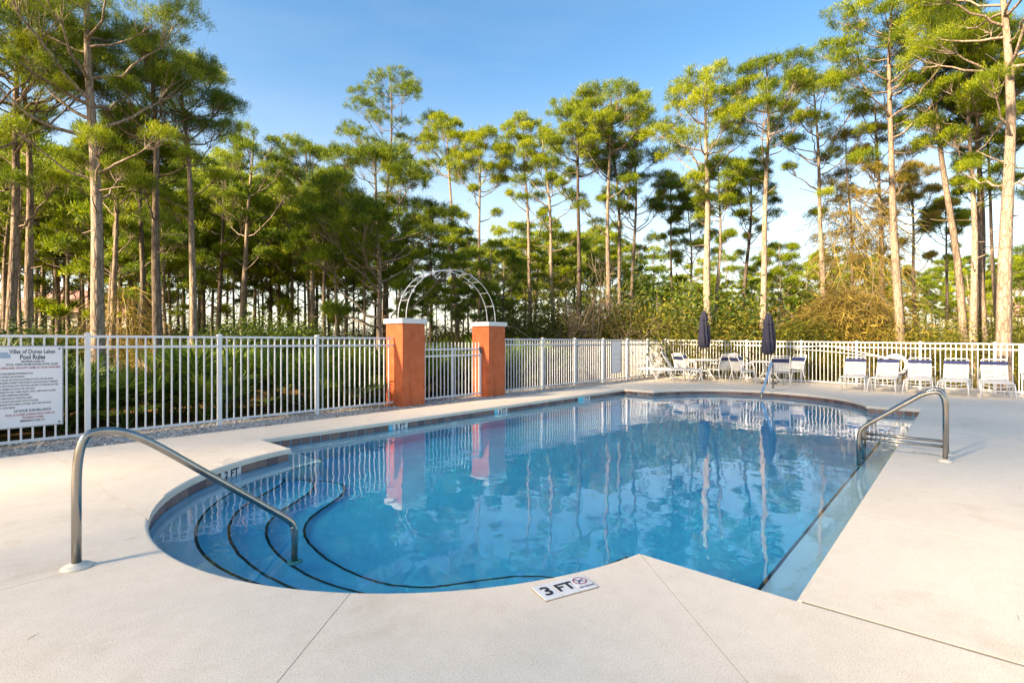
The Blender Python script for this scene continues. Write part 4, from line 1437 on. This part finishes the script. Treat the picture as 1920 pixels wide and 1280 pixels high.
# ------------------------------------------------------------------ understorey
def leaf_shrub(seed, rx, ry, h, nleaf, ls, mat, stem='twig', clumps=16, narrow=0.45, lift=0.0):
    rng = np.random.default_rng(seed)
    V, F = [], []
    cc = []
    for i in range(clumps):
        a = rng.uniform(0, 6.28); r = math.sqrt(rng.random()) * .92
        z = h * (lift + (1 - lift) * rng.uniform(.12, 1.0) * math.sqrt(max(0.05, 1 - (r * .82) ** 2)))
        c = np.array([rx * r * math.cos(a), ry * r * math.sin(a), z])
        cc.append(c)
        p0 = np.array([c[0] * .25, c[1] * .25, -0.1])
        mid = p0 * .5 + c * .5 + rng.normal(0, .08, 3) * h * .4
        np_tube(V, F, np.array([p0, mid, c]), [0.016, 0.011, 0.004], 4)
    cc = np.array(cc)
    per = nleaf // clumps
    sp = min(rx, h) * 0.26
    pos = (cc[:, None] + rng.normal(0, 1, (clumps, per, 3)) * np.array([sp, sp, sp * .85])).reshape(-1, 3)
    pos[:, 2] = np.maximum(pos[:, 2], 0.03)
    T = len(pos)
    d = nrm(rng.normal(0, 1, (T, 3)) + UP * .3)
    s = nrm(np.cross(d, rng.normal(0, 1, (T, 3))))
    L = ls * rng.uniform(.6, 1.3, (T, 1))
    Vl = np.stack([pos, pos + d * L * .5 + s * L * narrow * .5, pos + d * L, pos + d * L * .5 - s * L * narrow * .5], 1).reshape(-1, 3)
    return (tri_mesh('stem', np.concatenate(V), np.concatenate(F), M[stem]), tri_mesh('foliage', Vl, np.arange(len(Vl)).reshape(-1, 4), M[mat]))

def vine_mass(seed, rx, ry, h, n, mat, blade=0.02, droop=1.0, shape='dome', seglen=0.28, k=7):
    """tangle of arching strands"""
    rng = np.random.default_rng(seed)
    a = rng.uniform(0, 6.28, n); r = np.sqrt(rng.random(n))
    if shape == 'dome':
        z = h * np.sqrt(np.maximum(0.03, 1 - (r * .95) ** 2)) * rng.uniform(.35, 1.0, n)
    else:
        z = h * rng.uniform(.08, 1.0, n)
        r = r * (1.0 - 0.55 * z / h)
    p = np.stack([rx * r * np.cos(a), ry * r * np.sin(a), z], -1)
    az = a + rng.normal(0, 1.1, n)
    d = nrm(np.stack([np.cos(az), np.sin(az), rng.uniform(-.1, 1.1, n)], -1))
    pts = [p]
    for i in range(k):
        d = nrm(d + np.array([0, 0, -0.34 * droop]) + rng.normal(0, .28, (n, 3)))
        q = pts[-1] + d * seglen * rng.uniform(.6, 1.2, (n, 1))
        q[:, 2] = np.maximum(q[:, 2], 0.0)
        pts.append(q)
    pts = np.stack(pts, 1)
    t = np.gradient(pts, axis=1)
    s = nrm(np.cross(t, rng.normal(0, 1, (n, 1, 3)))) * blade * rng.uniform(.5, 1.3, (n, 1, 1)) / 2
    s[:, -1] *= 0.15
    Vv = np.stack([pts - s, pts + s], 2).reshape(-1, 3)
    base = (np.arange(n) * (k + 1) * 2)[:, None]
    i = np.arange(k)[None] * 2
    Fq = np.stack([base + i, base + i + 1, base + i + 3, base + i + 2], -1).reshape(-1, 4)
    return tri_mesh('foliage', Vv, Fq, M[mat])

def palmetto(seed, nf=13, mat='palm', h=1.0):
    rng = np.random.default_rng(seed)
    V, F = [], []
    LV, off = [], 0
    for i in range(nf):
        a = i * 2.4 + rng.normal(0, .3)
        el = R(rng.uniform(28, 82))
        d = np.array([math.cos(a) * math.cos(el), math.sin(a) * math.cos(el), math.sin(el)])
        L = h * rng.uniform(.55, 1.0)
        pts = curve_pts(np.array([0, 0, 0.0]) + rng.normal(0, .05, 3) * [1, 1, 0], d, L, 4, rng, -0.25, .05)
        np_tube(V, F, pts, np.linspace(.011, .006, 5), 4)
        ax = nrm(pts[-1] - pts[-2])
        side = nrm(np.cross(ax, UP)); nor = nrm(np.cross(side, ax))
        nb_ = 20
        for j in range(nb_):
            th = R(-112 + 224 * j / (nb_ - 1)) + rng.normal(0, .03)
            fd = nrm(ax * math.cos(th) + side * math.sin(th) + nor * .22)
            ln = h * 0.55 * rng.uniform(.85, 1.1) * (0.80 + .20 * math.cos(th))
            sd = nrm(np.cross(fd, nor)) * 0.022
            tip = pts[-1] + fd * ln + np.array([0, 0, -.10 * ln])
            m_ = pts[-1] + fd * ln * .5 + nor * .012
            LV += [pts[-1], m_ + sd, tip, m_ - sd]
    LV = np.array(LV)
    return (tri_mesh('stem', np.concatenate(V), np.concatenate(F), M['palm']), tri_mesh('frond', LV, np.arange(len(LV)).reshape(-1, 4), M[mat]))

def plant(ms, name, label, loc, rz, s, cat='shrub', group=None):
    t = thing(name, label, cat, loc, rz, group)
    t.scale = s if hasattr(s, '__len__') else (s, s, s)
    for m_ in ms:
        put(m_, m_.name.split('.')[0], t)
    return t

pals = [palmetto(900 + i, 12 + i, 'palm', 0.95) for i in range(4)]
palsdry = [palmetto(920, 9, 'palmdry', 0.8)]
def fence_zone(a):
    for lim, w in ((-1.6, 'behind the rules board'), (0.1, 'right after the rules board'), (1.75, 'in the middle fence panels'), (3.5, 'beside the first orange pillar'), (6.5, 'behind the gate')):
        if a < lim: return w
    return 'behind the corner fence'
for i in range(130):                                     # palmettos right behind the rules-board and gate fence
    a = -7.5 + 19.5 * (i + rr.random()) / 130
    b = -2.95 - 3.4 * rr.random() ** 1.5
    s = rr.uniform(.7, 1.25)
    if rr.random() < .14:
        plant(palsdry[0:1][0], 'palmetto', 'withered straw coloured palmetto fan clump ' + fence_zone(a), PF(a, b, -.085), rr.uniform(0, 6.28), s, 'palmetto', 'withered palmettos ' + fence_zone(a))
    else:
        plant(pals[i % 4], 'palmetto', 'green saw palmetto fan clump growing ' + fence_zone(a), PF(a, b, -.085), rr.uniform(0, 6.28), s, 'palmetto', 'palmettos ' + fence_zone(a))
dk = [leaf_shrub(700 + i, 1.4, 1.3, 1.9, 5200, .10, 'leafdark', clumps=26) for i in range(3)]
ol_ = [leaf_shrub(720 + i, 1.5, 1.4, 1.8, 6500, .085, 'leafmid', clumps=30, narrow=.26) for i in range(3)]
gd = [leaf_shrub(740 + i, 1.3, 1.3, 1.5, 4200, .13, 'leafgold', clumps=22, narrow=.16) for i in range(2)]
# dark glossy shrubs: by the rules board and in the middle of the woods
DARK = [(20, 11.4, 1.0), (75, 11.8, 1.05), (118, 12.4, .8), (-40, 11, 1.1), (420, 17, 1.05), (470, 18, 1.15), (520, 18.5, 1.2), (575, 19, 1.1), (630, 19.5, .95), (400, 20, .9), (540, 22, 1.2),
        (660, 22, 1.0), (300, 22, .9), (820, 24, .8), (955, 22, 1.1), (450, 15, .55), (560, 15.5, .55), (650, 16, .5)]
for i, (px, d, s) in enumerate(DARK):
    plant(dk[i % 3], 'dark_shrub', 'dense dark green broad leaved shrub ' + zone(px), at(px, d, -.085), rr.uniform(0, 6.28), (s * 1.1, s * 1.1, s * rr.uniform(.7, 1.0)), group='dark shrubs ' + zone(px))
# olive brush behind the corner fence and the loungers
def brush_zone(px):
    for lim, w in ((1085, 'beside the second orange pillar'), (1240, 'behind the blank panel'), (1385, 'behind the corner umbrella'), (1560, 'behind the second umbrella'), (1750, 'behind the first loungers'), (1850, 'around the tight pine cluster')):
        if px < lim: return w
    return 'behind the notice board'
for i in range(40):
    px = 940 + 560 * (i + rr.random()) / 40
    d = rr.uniform(22.5, 27) if px < 1240 else rr.uniform(20.5, 25)
    s = rr.choice([.75, 1.0, 1.2, 1.4, 1.65, 1.95])
    ms, nm, lb = ((ol_[i % 3], 'olive_shrub', 'sprawling yellow green brush shrub '), (dk[i % 3], 'dark_shrub', 'shadowy dark green brush shrub '), (gd[i % 2], 'golden_shrub', 'straw coloured brush shrub '))[(0, 1, 0, 0, 2, 1, 0)[i % 7]]
    plant(ms, nm, lb + brush_zone(px), at(px, d, -.085), rr.uniform(0, 6.28), (s * rr.uniform(.85, 1.3), s * 1.15, s * rr.uniform(.8, 1.3)), group=lb + 'group ' + brush_zone(px))
for i in range(30):
    px = 1650 + 340 * (i + rr.random()) / 30
    d = rr.uniform(17.5, 24)
    s = rr.uniform(.8, 1.25)
    plant(ol_[i % 3], 'olive_shrub', 'low yellow green brush shrub ' + brush_zone(px), at(px, d, -.085), rr.uniform(0, 6.28), (s * 1.2, s * 1.2, s), group='low brush ' + brush_zone(px))
for i in range(34):
    px = rr.choice([rr.uniform(130, 420), rr.uniform(640, 960), rr.uniform(960, 1250), rr.uniform(1100, 1480), rr.uniform(1640, 1900)])
    d = rr.uniform(20, 29)
    s = rr.uniform(.6, 1.1)
    plant(gd[i % 2], 'golden_shrub', 'dry golden shrub in the sun ' + zone(px), at(px, d, -.085), rr.uniform(0, 6.28), (s, s, s * rr.uniform(.8, 1.3)), group='dry golden shrubs ' + zone(px))
for i in range(46):                                     # low growth deep between the trunks on the gate side
    px = -160 + 1130 * (i + rr.random()) / 46
    d = rr.uniform(27, 46)
    s = rr.uniform(.9, 1.5)
    ms, nm, lb = ((dk[i % 3], 'dark_shrub', 'shadowy green shrub deep between the trunks '), (ol_[i % 3], 'olive_shrub', 'olive shrub deep between the trunks '), (gd[i % 2], 'golden_shrub', 'tan shrub deep between the trunks '))[(i * 7) % 5 % 3]
    plant(ms, nm, lb + zone(px), at(px, d, -.085), rr.uniform(0, 6.28), (s * 1.5, s * 1.5, s), group=lb.split(' deep')[0] + 's ' + zone(px))
for px, d, s in ((1535, 19.0, 1.2), (1595, 18.6, 1.25), (1640, 19.2, 1.1), (1560, 20.4, 1.9), (1620, 20.6, 1.9), (1505, 20.2, 1.5)):
    plant(gd[int(px) % 2], 'golden_shrub', 'dry golden shrub grown through the vine thicket', at(px, d, -.085), rr.uniform(0, 6.28), s, group='golden shrubs in the vine thicket')
# golden vine thicket behind the loungers, vine columns on the trunks and the bare thicket
tag(put(vine_mass(801, 1.9, 1.5, 3.4, 11000, 'vine', .016, 1.0, 'dome', .17, 6), 'vine_thicket', None, at(1585, 19.6, -.085)), 'rounded golden brown vine thicket behind the row of loungers', 'thicket')
tag(put(vine_mass(802, 1.2, 1.1, 2.3, 4200, 'leafmid', .018, 1.0, 'dome', .17, 6), 'vine_thicket', None, at(1512, 19.2, -.085)), 'smaller golden vine thicket next to the second umbrella', 'thicket')
tag(put(vine_mass(803, 1.0, 1.0, 7.4, 1050, 'vine', .018, .9, 'column'), 'hanging_vine', None, at(1585, 21.6, -.085)), 'brown vine curtain climbing the half dead pine', 'vine')
tag(put(vine_mass(804, .6, .6, 6.6, 600, 'vine', .018, .9, 'column'), 'hanging_vine', None, at(1655, 21.3, -.085)), 'brown vine climbing the trunk next to the pale straight pine', 'vine')
tag(put(vine_mass(805, .7, .7, 3.0, 420, 'vine', .016, 1.3, 'column'), 'hanging_vine', None, at(236, 15.8, -.085)), 'brown vine curtain hanging between trunks near the rules board', 'vine')
def bare_bush(seed, h, spread, n):
    rng = np.random.default_rng(seed)
    V, F = [], []
    for i in range(n):
        a = rng.uniform(0, 6.28); el = R(rng.uniform(50, 85))
        d = np.array([math.cos(a) * math.cos(el), math.sin(a) * math.cos(el), math.sin(el)])
        p = curve_pts(np.array([rng.normal(0, .5), rng.normal(0, .5), 0]), d, h * rng.uniform(.5, 1), 8, rng, .05, .14)
        np_tube(V, F, p, np.linspace(.03, .006, 9), 4)
        for j in range(9):
            i0 = rng.integers(2, 8)
            d2 = nrm(nrm(p[i0] - p[i0 - 1]) + rng.normal(0, .7, 3))
            q = curve_pts(p[i0], d2, spread * rng.uniform(.3, 1), 5, rng, .0, .22)
            np_tube(V, F, q, np.linspace(.010, .003, 6), 3)
            for m_ in range(3):
                i1 = rng.integers(1, 5)
                e = curve_pts(q[i1], nrm(rng.normal(0, 1, 3)), spread * .35, 3, rng, 0, .25)
                np_tube(V, F, e, np.linspace(.005, .002, 4), 3)
    return tri_mesh('stem', np.concatenate(V), np.concatenate(F), M['twig'])
bbm = [bare_bush(850, 5.2, 1.5, 16), bare_bush(851, 4.2, 1.3, 13)]
for i, (px, d, s, lab) in enumerate([(1090, 21.5, 1.05, 'leafless grey thicket under the dark trunked pine'), (1140, 22, .95, 'leafless grey thicket under the widest crowned pine'), (1200, 22.5, .7, 'low leafless thicket at the edge of the middle cluster'),
                                  (1040, 22.5, .7, 'low leafless thicket beside the twisted pine'), (1560, 21, 1.1, 'leafless thicket tangled in the golden vines')]):
    o = put(bbm[i % 2], 'bare_thicket', None, at(px, d, -.085), rr.uniform(0, 6.28), (s, s, s))
    tag(o, lab, 'thicket')
# dry grass over the sunny ground beyond the fences
rng = np.random.default_rng(77)
NG = 30000
gxx = rng.uniform(-19, 24, NG); gyy = rng.uniform(9, 36, NG)
base = np.stack([gxx, gyy, np.full(NG, -0.085)], -1)
rel = base[:, :2] - np.array(PC.xy)
ga = rel @ np.array(PU.xy); gb_ = rel @ np.array(PV.xy)
okm = (gb_ < -6.5) | (ga > 17.6 - 0.14 * gb_)
base = base[okm]
V1, F1 = blades(base, np.tile(np.array([[0, 0, 1.0]]), (len(base), 1)), rng, 3, 0.38, 0.02, 0.35, 0.4, 0.05)
V1[:, 2] = np.maximum(V1[:, 2], -0.09)
tag(put(tri_mesh('dry_grass', V1, F1, M['grass']), 'dry_grass'), 'thin dry grass on the forest floor beyond the fences', 'grass', kind='stuff')
# ------------------------------------------------------------------ far houses through the trunks, and added pines that shade the pool
def house(label, loc, rz, w, d, h, roof_h, storeys, cols, roofm='roof', over=0.5):
    t = thing('house', label, 'building', loc, rz)
    MB().box((0, 0, h / 2 - 0.1), (w, d, h + 0.2)).build('wall', M['housewall'], t)
    o_ = over
    rf = MB().add([(-w / 2 - o_, -d / 2 - o_, h + .1), (w / 2 + o_, -d / 2 - o_, h + .1), (w / 2 + o_, d / 2 + o_, h + .1), (-w / 2 - o_, d / 2 + o_, h + .1), (-w / 2 + d / 2, 0, h + roof_h), (w / 2 - d / 2, 0, h + roof_h),],
             [(0, 1, 5, 4), (1, 2, 5), (2, 3, 4, 5), (3, 0, 4), (3, 2, 1, 0)])
    rf.build('roof', M[roofm], t)
    sh = h / storeys
    wm = MB().box((0, 0, 0), (1.1, 0.06, 1.3)).mesh('window', M['glass'])
    fm = MB().box((-.6, -.02, 0), (.08, .1, 1.5)).box((.6, -.02, 0), (.08, .1, 1.5)).box((0, -.02, .7), (1.12, .1, .08)).box((0, -.02, -.7), (1.12, .1, .08)).mesh('frame', M['white'])
    for s in range(storeys):
        for c in range(cols):
            wi = put(wm, 'window', t, (-w / 2 + w * (c + .5) / cols, -d / 2 - 0.01, sh * (s + .55)))
            put(fm, 'frame', wi)
    return t
house('pale house with a pinkish roof far behind the thickest pine', at(1890, 88, -.085), R(-12), 15, 9, 5.6, 3.2, 2, 5)
house('pale far house glimpsed between trunks behind the rules board fence', at(150, 58, -.085), R(14), 13, 9, 4.4, 2.8, 1, 4)
# unseen pines added between the sun and the pool to half shade the deck
rr = random.Random(5)
SHADE = [(-10.5 + 15.5 * (k + rr.uniform(-.2, .2)) / 7, (19.5, 24.5)[k % 2] + rr.uniform(-1, 1), rr.uniform(1.15, 1.3) if k % 2 else 1.6) for k in range(8)]
SHADE += [(-8.0, 29.0, 2.0), (-3.4, 30.0, 2.05), (-1.0, 21.5, 1.9)]
for k, (w_, q_, sc_) in enumerate(SHADE):
    place_tree(protos[(0, 1, 0, 4, 1)[k % 5]], 'pine_tree', 'tall pine added outside the view to shade the pool deck', Vector((-.82 * q_ + .57 * w_, -.57 * q_ - .82 * w_, -.085)),
               rr.uniform(0, 6.28), 'pines added outside the view to shade the deck', (sc_, sc_, sc_))
# a scatter of fallen needles and bits of bark on the deck
rng = np.random.default_rng(21)
fa = rng.uniform(-6, 15.6, 900); fb = rng.uniform(-0.95, 12, 900)
inpool = (fa > -2.1) & (fa < 12.0) & (fb > -.1) & (fb < 6.65)
fa, fb = fa[~inpool], fb[~inpool]
near_f = np.minimum(np.abs(fb + 1.0), np.abs(15.2 - fa)) < 1.2
keep = near_f | (rng.random(len(fa)) < .16)
fa, fb = fa[keep], fb[keep]
ang = rng.uniform(0, 6.28, len(fa)); ln = rng.uniform(.03, .10, len(fa)); wd = rng.uniform(.001, .0022, len(fa))
dx, dy = np.cos(ang) * ln, np.sin(ang) * ln; sx, sy = -np.sin(ang) * wd, np.cos(ang) * wd
zz_ = np.full(len(fa), .003)
Vn = np.stack([np.stack([fa, -fb, zz_], -1), np.stack([fa + dx * .5 + sx, -fb + dy * .5 + sy, zz_ + .002], -1), np.stack([fa + dx, -fb + dy, zz_], -1), np.stack([fa + dx * .5 - sx, -fb + dy * .5 - sy, zz_ + .001], -1)], 1).reshape(-1, 3)
tag(put(tri_mesh('fallen_needles', Vn, np.arange(len(Vn)).reshape(-1, 4), M['vine']), 'fallen_needles', None, POOL0, RZ), 'thin scatter of fallen brown pine needles on the deck', 'litter', kind='stuff')
